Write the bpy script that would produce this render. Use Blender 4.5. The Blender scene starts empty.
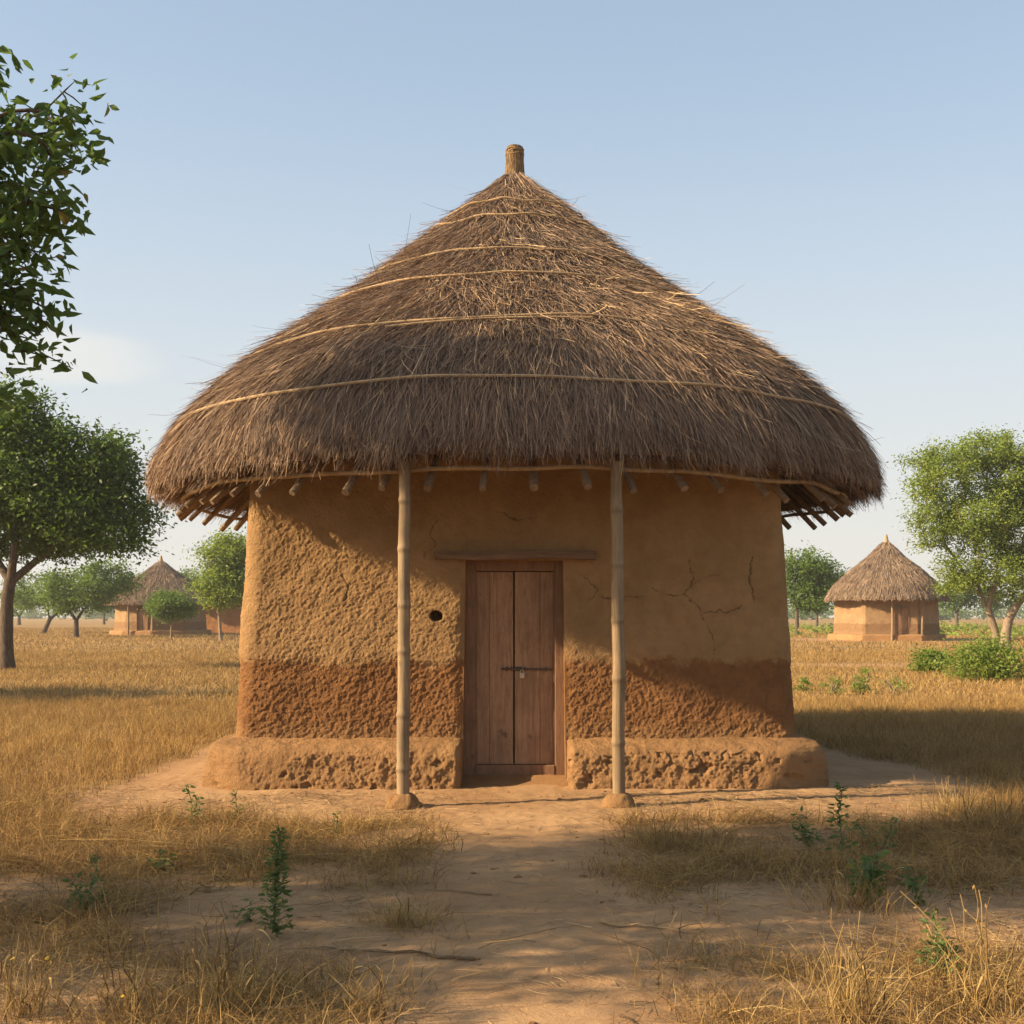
import bpy, math, random
import numpy as np
from mathutils import Vector

S = bpy.context.scene
COL = S.collection
rng = np.random.default_rng(7)
random.seed(7)

# ------------------------------------------------------------------ camera, world, sun, exposure
EYE = 1.5
FPX = 1167.0                      # focal length in pixels of the 1024 px picture
cam_d = bpy.data.cameras.new('camera')
cam_d.sensor_width = 36.0
cam_d.lens = 36.0 * FPX / 1024.0
cam_d.shift_y = (615 - 512) / 1024.0
cam_d.clip_start = 0.05
cam_d.clip_end = 6000.0
cam = bpy.data.objects.new('camera', cam_d)
cam.location = (0, 0, EYE)
cam.rotation_euler = (math.radians(90), 0, 0)
COL.objects.link(cam)
S.camera = cam

SUN_EL = math.radians(27.0)
SUN_DX, SUN_DY = -0.972, -0.235   # horizontal direction towards the sun
SUN_ROT = math.atan2(SUN_DX, SUN_DY)

world = bpy.data.worlds.new('World')
S.world = world
world.use_nodes = True
wn = world.node_tree
wn.nodes.clear()
w_out = wn.nodes.new('ShaderNodeOutputWorld')
w_bg = wn.nodes.new('ShaderNodeBackground')
w_sky = wn.nodes.new('ShaderNodeTexSky')
w_sky.sky_type = 'NISHITA'
w_sky.sun_disc = False
w_sky.sun_elevation = SUN_EL
w_sky.sun_rotation = SUN_ROT
w_sky.altitude = 100
w_sky.air_density = 1.0
w_sky.dust_density = 3.6
w_sky.ozone_density = 1.6
w_bg.inputs['Strength'].default_value = 0.076
# one low thin cloud bank in the sky
w_tc = wn.nodes.new('ShaderNodeTexCoord')
def wmath(op, a, b=None):
    n = wn.nodes.new('ShaderNodeMath'); n.operation = op
    for i, v in enumerate((a, b)):
        if v is None: continue
        if isinstance(v, (int, float)): n.inputs[i].default_value = v
        else: wn.links.new(v, n.inputs[i])
    return n.outputs[0]
w_map = wn.nodes.new('ShaderNodeMapping'); w_map.inputs['Scale'].default_value = (7, 7, 26)
w_nz = wn.nodes.new('ShaderNodeTexNoise'); w_nz.inputs['Scale'].default_value = 1.0; w_nz.inputs['Detail'].default_value = 6
wn.links.new(w_tc.outputs['Generated'], w_map.inputs['Vector']); wn.links.new(w_map.outputs[0], w_nz.inputs['Vector'])
w_sep = wn.nodes.new('ShaderNodeSeparateXYZ'); wn.links.new(w_tc.outputs['Generated'], w_sep.inputs[0])
cx, cz = -0.345, 0.205
dx = wmath('DIVIDE', wmath('SUBTRACT', w_sep.outputs[0], cx), 0.062)
dz = wmath('DIVIDE', wmath('SUBTRACT', w_sep.outputs[2], cz), 0.020)
blob = wmath('SUBTRACT', 1.0, wmath('ADD', wmath('MULTIPLY', dx, dx), wmath('MULTIPLY', dz, dz)))
blob = wmath('ADD', blob, wmath('MULTIPLY', wmath('SUBTRACT', w_nz.outputs[0], 0.5), 2.6))
front = wmath('GREATER_THAN', w_sep.outputs[1], 0.0)
w_cl = wn.nodes.new('ShaderNodeMapRange'); w_cl.interpolation_type = 'SMOOTHSTEP'
w_cl.inputs[1].default_value = -0.7; w_cl.inputs[2].default_value = 1.3; w_cl.inputs[4].default_value = 0.55
wn.links.new(blob, w_cl.inputs[0])
w_mix = wn.nodes.new('ShaderNodeMix'); w_mix.data_type = 'RGBA'
wn.links.new(wmath('MULTIPLY', w_cl.outputs[0], front), w_mix.inputs[0])
# dry-season dust: the sky pales towards the horizon
w_hz = wn.nodes.new('ShaderNodeMapRange'); w_hz.interpolation_type = 'SMOOTHERSTEP'
w_hz.inputs[1].default_value = -0.05; w_hz.inputs[2].default_value = 0.62; w_hz.inputs[3].default_value = 0.93; w_hz.inputs[4].default_value = 0.42
wn.links.new(w_sep.outputs[2], w_hz.inputs[0])
w_dust = wn.nodes.new('ShaderNodeMix'); w_dust.data_type = 'RGBA'
wn.links.new(w_hz.outputs[0], w_dust.inputs[0]); wn.links.new(w_sky.outputs[0], w_dust.inputs[6]); w_tone = wn.nodes.new('ShaderNodeMix'); w_tone.data_type = 'RGBA'
w_tz = wn.nodes.new('ShaderNodeMapRange'); w_tz.inputs[1].default_value = 0.02; w_tz.inputs[2].default_value = 0.42
wn.links.new(w_sep.outputs[2], w_tz.inputs[0]); wn.links.new(w_tz.outputs[0], w_tone.inputs[0])
w_tone.inputs[6].default_value = (4.75, 4.58, 4.22, 1); w_tone.inputs[7].default_value = (3.45, 4.30, 5.05, 1)
wn.links.new(w_tone.outputs[2], w_dust.inputs[7])
wn.links.new(w_dust.outputs[2], w_mix.inputs[6]); w_mix.inputs[7].default_value = (5.3, 5.0, 4.5, 1)
wn.links.new(w_mix.outputs[2], w_bg.inputs['Color'])
wn.links.new(w_bg.outputs[0], w_out.inputs['Surface'])

sun_d = bpy.data.lights.new('sun', 'SUN')
sun_d.energy = 5.0
sun_d.angle = math.radians(0.5)
sun_d.color = (1.0, 0.765, 0.475)
sun = bpy.data.objects.new('sun', sun_d)
sdir = Vector((SUN_DX * math.cos(SUN_EL), SUN_DY * math.cos(SUN_EL), math.sin(SUN_EL)))
sun.rotation_euler = sdir.to_track_quat('Z', 'Y').to_euler()
COL.objects.link(sun)

S.view_settings.view_transform = 'Standard'
S.view_settings.look = 'None'
S.view_settings.exposure = 1.28
S.view_settings.gamma = 1.0
S.view_settings.use_curve_mapping = False
S.render.engine = 'CYCLES'
S.cycles.max_bounces = 6
S.cycles.transparent_max_bounces = 8

# ------------------------------------------------------------------ numpy helpers
def _hash(ix, iy, iz, seed):
    h = (ix.astype(np.uint32) * np.uint32(374761393) + iy.astype(np.uint32) * np.uint32(668265263)
         + iz.astype(np.uint32) * np.uint32(2147483647) + np.uint32((seed * 974634777) & 0xffffffff))
    h = (h ^ (h >> np.uint32(13))) * np.uint32(1274126177)
    h = (h ^ (h >> np.uint32(15))) * np.uint32(2246822519)
    return h ^ (h >> np.uint32(16))

def pnoise(x, y, z, seed=0):
    """gradient noise, about -1..1"""
    x = np.asarray(x, float); y = np.broadcast_to(np.asarray(y, float), x.shape); z = np.broadcast_to(np.asarray(z, float), x.shape)
    ix = np.floor(x).astype(np.int64); iy = np.floor(y).astype(np.int64); iz = np.floor(z).astype(np.int64)
    fx = x - ix; fy = y - iy; fz = z - iz
    u = fx**3 * (fx * (fx * 6 - 15) + 10); v = fy**3 * (fy * (fy * 6 - 15) + 10); w = fz**3 * (fz * (fz * 6 - 15) + 10)
    r = np.zeros_like(x)
    for a in (0, 1):
        for b in (0, 1):
            for c in (0, 1):
                h = _hash((ix + a) & 0xffff, (iy + b) & 0xffff, (iz + c) & 0xffff, seed)
                gx = (h & np.uint32(1023)).astype(float) / 511.5 - 1
                gy = ((h >> np.uint32(10)) & np.uint32(1023)).astype(float) / 511.5 - 1
                gz = ((h >> np.uint32(20)) & np.uint32(1023)).astype(float) / 511.5 - 1
                d = gx * (fx - a) + gy * (fy - b) + gz * (fz - c)
                r += d * (u if a else 1 - u) * (v if b else 1 - v) * (w if c else 1 - w)
    return r * 1.6

def fbm(x, y, z, seed=0, octv=4, gain=0.5):
    s = 0; a = 1.0; f = 1.0; t = 0
    for o in range(octv):
        s = s + a * pnoise(np.asarray(x) * f, np.asarray(y) * f, np.asarray(z) * f, seed + 17 * o); t += a
        a *= gain; f *= 2.03
    return s / t

def smooth(a, b, x):
    t = np.clip((np.asarray(x, float) - a) / (b - a), 0, 1)
    return t * t * (3 - 2 * t)

def norm(v):
    return v / np.maximum(np.linalg.norm(v, axis=-1, keepdims=True), 1e-9)

class MB:
    """collects vertices and faces (quads / tris) and makes ONE mesh object"""
    def __init__(s):
        s.v = []; s.f3 = []; s.f4 = []; s.n = 0; s.a = {}; s.m3 = []; s.m4 = []
    def add(s, v, f4=None, f3=None, mat=0, **attrs):
        v = np.asarray(v, float).reshape(-1, 3)
        if f4 is not None and len(f4):
            f4 = np.asarray(f4).reshape(-1, 4) + s.n; s.f4.append(f4); s.m4.append(np.full(len(f4), mat))
        if f3 is not None and len(f3):
            f3 = np.asarray(f3).reshape(-1, 3) + s.n; s.f3.append(f3); s.m3.append(np.full(len(f3), mat))
        for k, val in attrs.items():
            s.a.setdefault(k, []).append((s.n, np.broadcast_to(np.asarray(val, float), (len(v),))))
        s.v.append(v); s.n += len(v)
    def verts(s):
        return np.concatenate(s.v)
    def build(s, name, mats, parent=None, smooth_shade=False, loc=None, verts=None):
        v = s.verts() if verts is None else verts
        f4 = np.concatenate(s.f4) if s.f4 else np.zeros((0, 4), int)
        f3 = np.concatenate(s.f3) if s.f3 else np.zeros((0, 3), int)
        me = bpy.data.meshes.new(name)
        me.vertices.add(len(v)); me.vertices.foreach_set('co', v.astype(np.float32).ravel())
        nl = f4.size + f3.size
        me.loops.add(nl)
        me.loops.foreach_set('vertex_index', np.concatenate([f4.ravel(), f3.ravel()]).astype(np.int32))
        npoly = len(f4) + len(f3)
        me.polygons.add(npoly)
        st = np.concatenate([np.arange(len(f4)) * 4, f4.size + np.arange(len(f3)) * 3]).astype(np.int32)
        me.polygons.foreach_set('loop_start', st)
        mi = np.concatenate([np.concatenate(s.m4) if s.m4 else np.zeros(0), np.concatenate(s.m3) if s.m3 else np.zeros(0)]).astype(np.int32)
        me.polygons.foreach_set('material_index', mi)
        me.polygons.foreach_set('use_smooth', np.full(npoly, smooth_shade))
        for k, parts in s.a.items():
            arr = np.zeros(len(v), np.float32)
            for st0, val in parts: arr[st0:st0 + len(val)] = val
            at = me.attributes.new(k, 'FLOAT', 'POINT'); at.data.foreach_set('value', arr)
        me.update(calc_edges=True)
        me.validate()
        for m in (mats if isinstance(mats, (list, tuple)) else [mats]): me.materials.append(m)
        o = bpy.data.objects.new(name, me)
        COL.objects.link(o)
        if parent is not None: o.parent = parent
        if loc is not None: o.location = loc
        return o
    # --- shapes
    def ribbons(s, P, W, side=None, rnd=None, mat=0):
        """P [N,K,3] centre lines, W [N,K] widths, side [N,3] or None"""
        N, K, _ = P.shape
        T = norm(P[:, -1] - P[:, 0])
        if side is None:
            side = rng.normal(size=(N, 3))
        side = side - T * (side * T).sum(1, keepdims=True)
        side = norm(side)[:, None, :]
        A = P - side * W[..., None] * 0.5; B = P + side * W[..., None] * 0.5
        v = np.stack([A, B], 2).reshape(-1, 3)
        base = (np.arange(N) * K * 2)[:, None] + (np.arange(K - 1) * 2)[None, :]
        f = np.stack([base, base + 1, base + 3, base + 2], -1).reshape(-1, 4)
        if rnd is None: rnd = rng.random(N)
        tt = np.tile(np.repeat(np.linspace(0, 1, K), 2), N)
        s.add(v, f, mat=mat, rnd=np.repeat(rnd, K * 2), along=tt)
    def tube(s, pts, rad, sides=8, mat=0, cap=True, rnd=None):
        pts = np.asarray(pts, float); K = len(pts)
        rad = np.broadcast_to(np.asarray(rad, float), (K,))
        T = np.gradient(pts, axis=0); T = norm(T)
        ref = np.array([0, 0, 1.0]) if abs(T[0][2]) < 0.9 else np.array([1.0, 0, 0])
        v = []
        u = norm(np.cross(T[0], ref))
        ang = np.linspace(0, 2 * np.pi, sides, endpoint=False)
        for k in range(K):
            u = norm(u - T[k] * np.dot(u, T[k])); w = np.cross(T[k], u)
            v.append(pts[k] + rad[k] * (np.cos(ang)[:, None] * u + np.sin(ang)[:, None] * w))
        v = np.concatenate(v)
        i = np.arange(K - 1)[:, None] * sides; j = np.arange(sides)[None, :]; j2 = (j + 1) % sides
        f = np.stack([i + j, i + j2, i + sides + j2, i + sides + j], -1).reshape(-1, 4)
        f3 = []
        n = len(v)
        if cap:
            v = np.concatenate([v, pts[:1], pts[-1:]])
            for q in range(sides):
                f3.append((n, (q + 1) % sides, q)); f3.append((n + 1, (K - 1) * sides + q, (K - 1) * sides + (q + 1) % sides))
        s.add(v, f, f3, mat=mat, rnd=(random.random() if rnd is None else rnd))
    def box(s, x0, x1, y0, y1, z0, z1, mat=0, bev=0.0, rnd=None):
        """box with chamfered edges"""
        b = min(bev, (x1 - x0) * .45, (y1 - y0) * .45, (z1 - z0) * .45)
        r = random.random() if rnd is None else rnd
        if b <= 0:
            v = [(x, y, z) for x in (x0, x1) for y in (y0, y1) for z in (z0, z1)]
            f = [(0, 1, 3, 2), (4, 6, 7, 5), (0, 4, 5, 1), (2, 3, 7, 6), (0, 2, 6, 4), (1, 5, 7, 3)]
            s.add(v, f, mat=mat, rnd=r); return
        import bmesh
        bm = bmesh.new(); bmesh.ops.create_cube(bm, size=1)
        for q in bm.verts:
            q.co = ((x0 + x1) / 2 + q.co.x * (x1 - x0), (y0 + y1) / 2 + q.co.y * (y1 - y0), (z0 + z1) / 2 + q.co.z * (z1 - z0))
        bmesh.ops.bevel(bm, geom=list(bm.edges), offset=b, segments=2, affect='EDGES', profile=.6)
        bmesh.ops.triangulate(bm, faces=[q for q in bm.faces if len(q.verts) > 4])
        bm.verts.index_update()
        v = [tuple(q.co) for q in bm.verts]
        f4 = [[q.index for q in p.verts] for p in bm.faces if len(p.verts) == 4]
        f3 = [[q.index for q in p.verts] for p in bm.faces if len(p.verts) == 3]
        bm.free(); s.add(v, f4, f3, mat=mat, rnd=r)

def tag(o, label=None, cat=None, group=None, kind=None):
    if label: o['label'] = label
    if cat: o['category'] = cat
    if group: o['group'] = group
    if kind: o['kind'] = kind
    return o

def thing(name, label, cat, loc=(0, 0, 0), rz=0, group=None):
    o = bpy.data.objects.new(name, None); COL.objects.link(o)
    o.empty_display_size = 0.3
    o.location = loc; o.rotation_euler = (0, 0, rz)
    return tag(o, label, cat, group)

def copy_tree(o, parent=None):
    c = o.copy(); COL.objects.link(c); c.parent = parent
    for ch in [q for q in bpy.data.objects if q.parent == o]: copy_tree(ch, c)
    return c

# ------------------------------------------------------------------ materials
class NT:
    def __init__(s, name, rough=0.9, spec=0.2):
        s.m = bpy.data.materials.new(name); s.m.use_nodes = True
        s.t = s.m.node_tree; s.p = s.t.nodes['Principled BSDF']
        s.p.inputs['Roughness'].default_value = rough
        s.p.inputs['Specular IOR Level'].default_value = spec
    def n(s, typ, **kw):
        q = s.t.nodes.new(typ)
        for k, v in kw.items(): setattr(q, k, v)
        return q
    def link(s, a, b): s.t.links.new(a, b)
    def val(s, sock, v):
        if isinstance(v, (int, float, tuple)): sock.default_value = v if not isinstance(v, tuple) or len(v) != 3 or sock.type != 'RGBA' else (*v, 1)
        else: s.link(v, sock)
    def math(s, op, a, b=0.0, clamp=False):
        q = s.n('ShaderNodeMath', operation=op, use_clamp=clamp)
        s.val(q.inputs[0], a); s.val(q.inputs[1], b); return q.outputs[0]
    def mix(s, f, a, b, blend='MIX'):
        q = s.n('ShaderNodeMix', data_type='RGBA', blend_type=blend)
        s.val(q.inputs[0], f); s.val(q.inputs[6], a); s.val(q.inputs[7], b); return q.outputs[2]
    def coord(s, kind='Object', scale=(1, 1, 1), rot=(0, 0, 0)):
        c = s.n('ShaderNodeTexCoord'); mp = s.n('ShaderNodeMapping')
        mp.inputs['Scale'].default_value = scale; mp.inputs['Rotation'].default_value = rot
        s.link(c.outputs[kind], mp.inputs[0]); return mp.outputs[0]
    def noise(s, vec, scale, detail=4, rough=.55, dist=0.0):
        q = s.n('ShaderNodeTexNoise'); q.inputs['Scale'].default_value = scale
        q.inputs['Detail'].default_value = detail; q.inputs['Roughness'].default_value = rough; q.inputs['Distortion'].default_value = dist
        s.link(vec, q.inputs['Vector']); return q.outputs[0]
    def ramp(s, f, lo, hi, a=0.0, b=1.0):
        q = s.n('ShaderNodeMapRange', interpolation_type='SMOOTHSTEP')
        s.val(q.inputs[0], f); q.inputs[1].default_value = lo; q.inputs[2].default_value = hi
        q.inputs[3].default_value = a; q.inputs[4].default_value = b; return q.outputs[0]
    def attr(s, name):
        q = s.n('ShaderNodeAttribute', attribute_name=name); return q.outputs['Fac']
    def color(s, c): s.val(s.p.inputs['Base Color'], c)
    def bump(s, h, strength=.5, dist=.01):
        q = s.n('ShaderNodeBump'); q.inputs['Strength'].default_value = strength; q.inputs['Distance'].default_value = dist
        s.link(h, q.inputs['Height']); s.link(q.outputs[0], s.p.inputs['Normal'])
    def translucent(s, col, f):
        tr = s.n('ShaderNodeBsdfTranslucent'); s.val(tr.inputs[0], col)
        mx = s.n('ShaderNodeMixShader'); mx.inputs[0].default_value = f
        s.link(s.p.outputs[0], mx.inputs[1]); s.link(tr.outputs[0], mx.inputs[2])
        s.link(mx.outputs[0], s.t.nodes['Material Output'].inputs['Surface'])
    def ramp4(s, f, stops):
        q = s.n('ShaderNodeValToRGB'); e = q.color_ramp.elements
        while len(e) < len(stops): e.new(0.5)
        for k, (p, c) in zip(e, stops): k.position = p; k.color = (*c, 1)
        s.val(q.inputs[0], f); return q.outputs[0]

def mat_mud(name, band=None, up=(.375, .230, .108), low=(.262, .128, .053), bump=1.0):
    m = NT(name, .95, .1); o = m.coord()
    big = m.noise(o, 1.6, 5, .6); mid = m.noise(o, 9, 5, .65); fine = m.noise(o, 70, 4, .7)
    c = m.mix(m.ramp(big, .3, .7), tuple(x * .86 for x in up), tuple(min(1, x * 1.12) for x in up))
    if band is not None:
        sp = m.n('ShaderNodeSeparateXYZ'); m.link(m.coord(), sp.inputs[0])
        z = m.math('ADD', sp.outputs[2], m.math('MULTIPLY', m.math('SUBTRACT', m.noise(o, 4.2, 7, .72), .5), .44))
        f = m.ramp(z, band + .03, band - .03)
        lowc = m.mix(m.ramp(mid, .3, .72), tuple(x * .72 for x in low), tuple(x * 1.2 for x in low))
        c = m.mix(f, c, lowc)
        # paler dust where rain splashes the foot of the wall
        c = m.mix(m.ramp(z, .62, .38, 0, .45), c, up)
    c = m.mix(m.ramp(mid, .25, .8, .0, .35), c, (.14, .07, .03))
    c = m.mix(m.ramp(fine, .55, .75, 0, .3), c, (.42, .28, .145))
    c = m.mix(m.ramp(m.attr('crack'), 0, 1, 0, .62), c, (.055, .03, .015))
    m.color(c)
    h = m.math('ADD', m.math('MULTIPLY', fine, .5), m.noise(m.coord(scale=(1, 1, .8), rot=(0, .78, 0)), 42, 6, .76))
    m.bump(h, bump, .026); return m.m

def mat_thatch(name, stops=None, rings=True):
    m = NT(name, .85, .15); r = m.attr('rnd'); o = m.coord()
    c = m.ramp4(r, stops or [(0, (.058, .037, .026)), (.35, (.175, .117, .081)), (.7, (.325, .220, .147)), (.92, (.46, .318, .195)), (1, (.62, .44, .24))])
    c = m.mix(m.ramp(m.noise(o, 1.3, 5, .6), .42, .70, 0, .40), c, (.165, .130, .108))
    c = m.mix(m.ramp(m.noise(o, 2.1, 4, .6), .5, .75, 0, .35), c, (.215, .125, .078))
    m.color(c); return m.m

def mat_wood(name, a, b, grain=(14, 14, 1.2), crackc=(.02, .012, .007), knots=True, bump=.4):
    m = NT(name, .75, .25)
    o = m.coord(scale=grain); g = m.noise(o, 3.0, 6, .65, .6); o2 = m.coord(scale=tuple(x * 3 for x in grain)); g2 = m.noise(o2, 4, 5, .7)
    c = m.mix(m.ramp(g, .3, .7), a, b)
    c = m.mix(m.ramp(g2, .56, .70, 0, .75), c, crackc)
    c = m.mix(m.ramp(m.noise(m.coord(), 2.4, 5), .45, .72, 0, .5), c, tuple(x * .55 for x in a))
    if knots:
        c = m.mix(m.ramp(m.noise(m.coord(scale=(1, 1, .6)), 11, 3, .5), .67, .76, 0, .5), c, crackc)
    c = m.mix(m.attr('node'), c, crackc)
    m.color(m.mix(m.ramp(m.attr('rnd'), 0, 1, 0, .22), c, tuple(x * .6 for x in a)))
    m.bump(m.math('ADD', g, m.math('MULTIPLY', g2, .6)), bump, .006); return m.m

def mat_leaf(name, dark, light, dry=(.25, .2, .05), dryf=.03, tr=.42):
    m = NT(name, .55, .35); r = m.attr('rnd')
    c = m.mix(r, dark, light)
    c = m.mix(m.ramp(m.noise(m.coord(), .9, 3), .35, .7, 0, .6), c, tuple(x * 1.25 for x in light))
    c = m.mix(m.ramp(r, 1 - dryf, 1 - dryf * .5), c, dry)
    m.color(c)
    tc = m.mix(.5, c, tuple(x * 1.6 for x in light))
    m.translucent(tc, tr); return m.m

def mat_bark(name, a=(.06, .045, .034), b=(.135, .102, .074)):
    m = NT(name, .95, .1); o = m.coord(scale=(9, 9, 2.2)); g = m.noise(o, 2.5, 6, .7, .5)
    m.color(m.mix(m.ramp(g, .3, .7), a, b)); m.bump(g, .9, .03); return m.m

def mat_grass(name, stops, tr=.28):
    m = NT(name, .7, .2); r = m.attr('rnd')
    c = m.ramp4(r, stops)
    c = m.mix(m.ramp(m.noise(m.coord(), .35, 4), .4, .7, 0, .45), c, (.235, .132, .05))
    c = m.mix(m.ramp(m.noise(m.coord(scale=(1, 1, 0)), 3.5, 4, .7), .48, .68, 0, .5), c, (.15, .085, .036))
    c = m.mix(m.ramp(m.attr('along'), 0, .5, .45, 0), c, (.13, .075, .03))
    m.color(c); m.translucent(c, tr); return m.m

M = {}
M['wall'] = mat_mud('mud_wall', band=1.09)
M['plinth'] = mat_mud('mud_plinth', up=(.325, .185, .085), bump=1.0)
M['thatch'] = mat_thatch('thatch')
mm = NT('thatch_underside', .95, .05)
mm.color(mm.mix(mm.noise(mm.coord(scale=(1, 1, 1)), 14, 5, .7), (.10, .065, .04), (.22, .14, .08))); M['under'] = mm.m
M['peak'] = mat_thatch('peak_straw', [(0, (.06, .035, .016)), (.5, (.16, .098, .044)), (1, (.34, .225, .10))])
M['door'] = mat_wood('door_wood', (.235, .130, .070), (.37, .22, .125))
M['frame'] = mat_wood('door_frame_wood', (.175, .095, .052), (.27, .15, .085))
M['lintel'] = mat_wood('lintel_wood', (.12, .070, .042), (.205, .128, .076), grain=(1.2, 14, 14))
M['pole'] = mat_wood('pole_wood', (.185, .126, .072), (.32, .228, .130), grain=(18, 18, 1.0), crackc=(.10, .065, .04), knots=True, bump=.5)
M['rafter'] = mat_wood('rafter_wood', (.165, .112, .072), (.29, .21, .135), grain=(9, 9, 9), crackc=(.06, .04, .03), bump=.6)
M['band'] = mat_wood('split_cane', (.30, .20, .105), (.43, .31, .18), grain=(6, 6, 6), crackc=(.16, .10, .06), knots=False)
mm = NT('iron', .6, .4); mm.p.inputs['Metallic'].default_value = .6
mm.color(mm.mix(mm.noise(mm.coord(), 60, 4), (.06, .045, .035), (.15, .10, .07))); M['iron'] = mm.m
mm = NT('padlock_metal', .38, .5); mm.p.inputs['Metallic'].default_value = .9
mm.color(mm.mix(mm.noise(mm.coord(), 50, 3), (.30, .24, .17), (.55, .46, .34))); M['lock'] = mm.m
mm = NT('hollow_shade', 1, 0); mm.color((.03, .018, .01)); M['dark'] = mm.m
M['bark_dark'] = mat_bark('bark_dark')
M['bark_pale'] = mat_bark('bark_pale', (.16, .118, .082), (.29, .225, .16))
M['leaf_near'] = mat_leaf('leaf_near', (.032, .066, .012), (.085, .140, .026))
M['leaf_dark'] = mat_leaf('leaf_dark', (.030, .066, .008), (.085, .140, .018))
M['leaf_mid'] = mat_leaf('leaf_mid', (.044, .092, .014), (.118, .185, .030))
M['leaf_light'] = mat_leaf('leaf_light', (.080, .132, .018), (.200, .260, .042), dryf=.06)
M['weed'] = mat_leaf('weed_leaf', (.050, .090, .022), (.110, .160, .042), dryf=.08)
M['weed_stem'] = mat_leaf('weed_stem', (.07, .10, .04), (.12, .14, .06), tr=.1)
GR = [(0, (.10, .055, .022)), (.3, (.26, .155, .055)), (.6, (.41, .265, .092)), (.9, (.52, .37, .15)), (.97, (.24, .24, .08)), (1, (.17, .21, .06))]
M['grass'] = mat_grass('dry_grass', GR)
M['tuft'] = mat_grass('dry_tuft', [(0, (.14, .08, .03)), (.4, (.36, .235, .085)), (.8, (.54, .39, .16)), (1, (.28, .26, .085))])
mm = NT('twig', .9, .1); mm.color(mm.mix(mm.attr('rnd'), (.10, .065, .04), (.40, .28, .15))); M['twig'] = mm.m
M['yellow'] = mat_leaf('yellow_leaf', (.55, .30, .03), (.75, .50, .06), dryf=0)

# ------------------------------------------------------------------ ground
HX, HY = 0.03, 12.6              # hut centre
def bare(x, y):
    """0 = thick grass, 1 = bare earth"""
    x = np.asarray(x, float); y = np.asarray(y, float)
    wob = .45 * fbm(x * .9, y * .9, 0 * x, 3, 3)
    # trodden yard around the hut
    ddx = np.maximum(np.abs(x - HX) - 2.5, 0); ddy = np.maximum(np.abs(y - HY) - 2.5, 0)
    d = np.hypot(ddx, ddy)
    yard = smooth(1.25, .75, d + wob * .8 - .55 * smooth(1.5, 2.5, x) * smooth(13, 11, y))
    yard = np.maximum(yard, smooth(1.85, 1.4, d + wob) * (y < 10.2) * (np.abs(x) < 4.2) * smooth(4.2, 3.2, np.abs(x)))
    # path to the door
    pc = .08 + .05 * np.sin(y * 1.3); hw = .50 + .05 * (y - 6)
    path = smooth(hw + .55, hw - .25, np.abs(x - pc) + wob * .8) * (y < 10)
    # patchy front yard
    front = smooth(8.9, 8.0, y) * smooth(3.6, 2.6, -x) * smooth(6.0, 4.5, x)
    n = fbm(x * .8 + 3.1, y * 1.15, 0 * x, 21, 4)
    patch = front * .96 * smooth(-.14, .44, n + .04 * smooth(7.0, 5.4, y) + .28 * smooth(6.9, 6.2, y) * smooth(4.9, 5.5, y) + .10)
    b = np.maximum(np.maximum(yard, path), patch)
    # yards of the far huts and a sandy track on the right
    b = np.maximum(b, .8 * smooth(2.2, .8, np.abs(y - (34.5 + .03 * x) + wob * 3)) * smooth(6, 9, x))
    b = np.maximum(b, .85 * smooth(7.5, 5.0, np.hypot(x - 22.3, y - 70) + wob * 3))
    return np.clip(b, 0, 1)

def height(x, y):
    x = np.asarray(x, float); y = np.asarray(y, float)
    near = smooth(26, 16, y) * smooth(12, 8, np.abs(x))
    h = near * (.030 * fbm(x * .7, y * .7, 0 * x, 31, 3) + .012 * fbm(x * 3.5, y * 3.5, 0 * x, 33, 4) + .007 * pnoise(x * 13, y * 13, 0 * x, 37))
    ddx = np.maximum(np.abs(x - HX) - 2.4, 0); ddy = np.maximum(np.abs(y - HY) - 2.4, 0)
    return h + .02 * smooth(.9, .2, np.hypot(ddx, ddy))

def axis(lo, hi, dense0, dense1, step, g=1.16):
    a = [dense0]; s = step
    while a[-1] > lo: s *= g; a.append(a[-1] - s)
    a[-1] = lo
    b = [dense1]; s = step
    while b[-1] < hi: s *= g; b.append(b[-1] + s)
    b[-1] = hi
    return np.array(a[::-1] + list(np.arange(dense0 + step, dense1 - step * .5, step)) + b)

R_WORLD = 700.0
ax = axis(-R_WORLD, R_WORLD, -5.2, 5.6, .030, 1.07)
ay = axis(-R_WORLD, R_WORLD, 3.6, 11.0, .030, 1.06)
gx, gy = np.meshgrid(ax, ay)
gx = gx.ravel(); gy = gy.ravel()
gb = MB()
nx, ny = len(ax), len(ay)
ii = (np.arange(ny - 1)[:, None] * nx + np.arange(nx - 1)[None, :]).ravel()
gb.add(np.stack([gx, gy, height(gx, gy)], 1), np.stack([ii, ii + 1, ii + nx + 1, ii + nx], 1), bare=bare(gx, gy))
m = NT('ground', .95, .1); o = m.coord()
sand = m.mix(m.ramp(m.noise(o, .9, 5, .6), .3, .7), (.285, .168, .084), (.38, .238, .124))
sand = m.mix(m.ramp(m.noise(o, 9, 5, .7), .45, .75, 0, .45), sand, (.20, .11, .054))
sand = m.mix(m.ramp(m.noise(o, 90, 3, .7), .58, .72, 0, .5), sand, (.14, .085, .05))
sand = m.mix(m.ramp(m.noise(o, 60, 3, .7), .62, .75, 0, .4), sand, (.46, .335, .205))
straw_v = m.coord(scale=(5, 40, 1), rot=(0, 0, .35)); straw_v2 = m.coord(scale=(40, 6, 1), rot=(0, 0, -.3))
straw = m.mix(m.ramp(m.noise(straw_v, 3, 5, .7), .4, .65), (.13, .078, .035), (.31, .20, .085))
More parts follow.
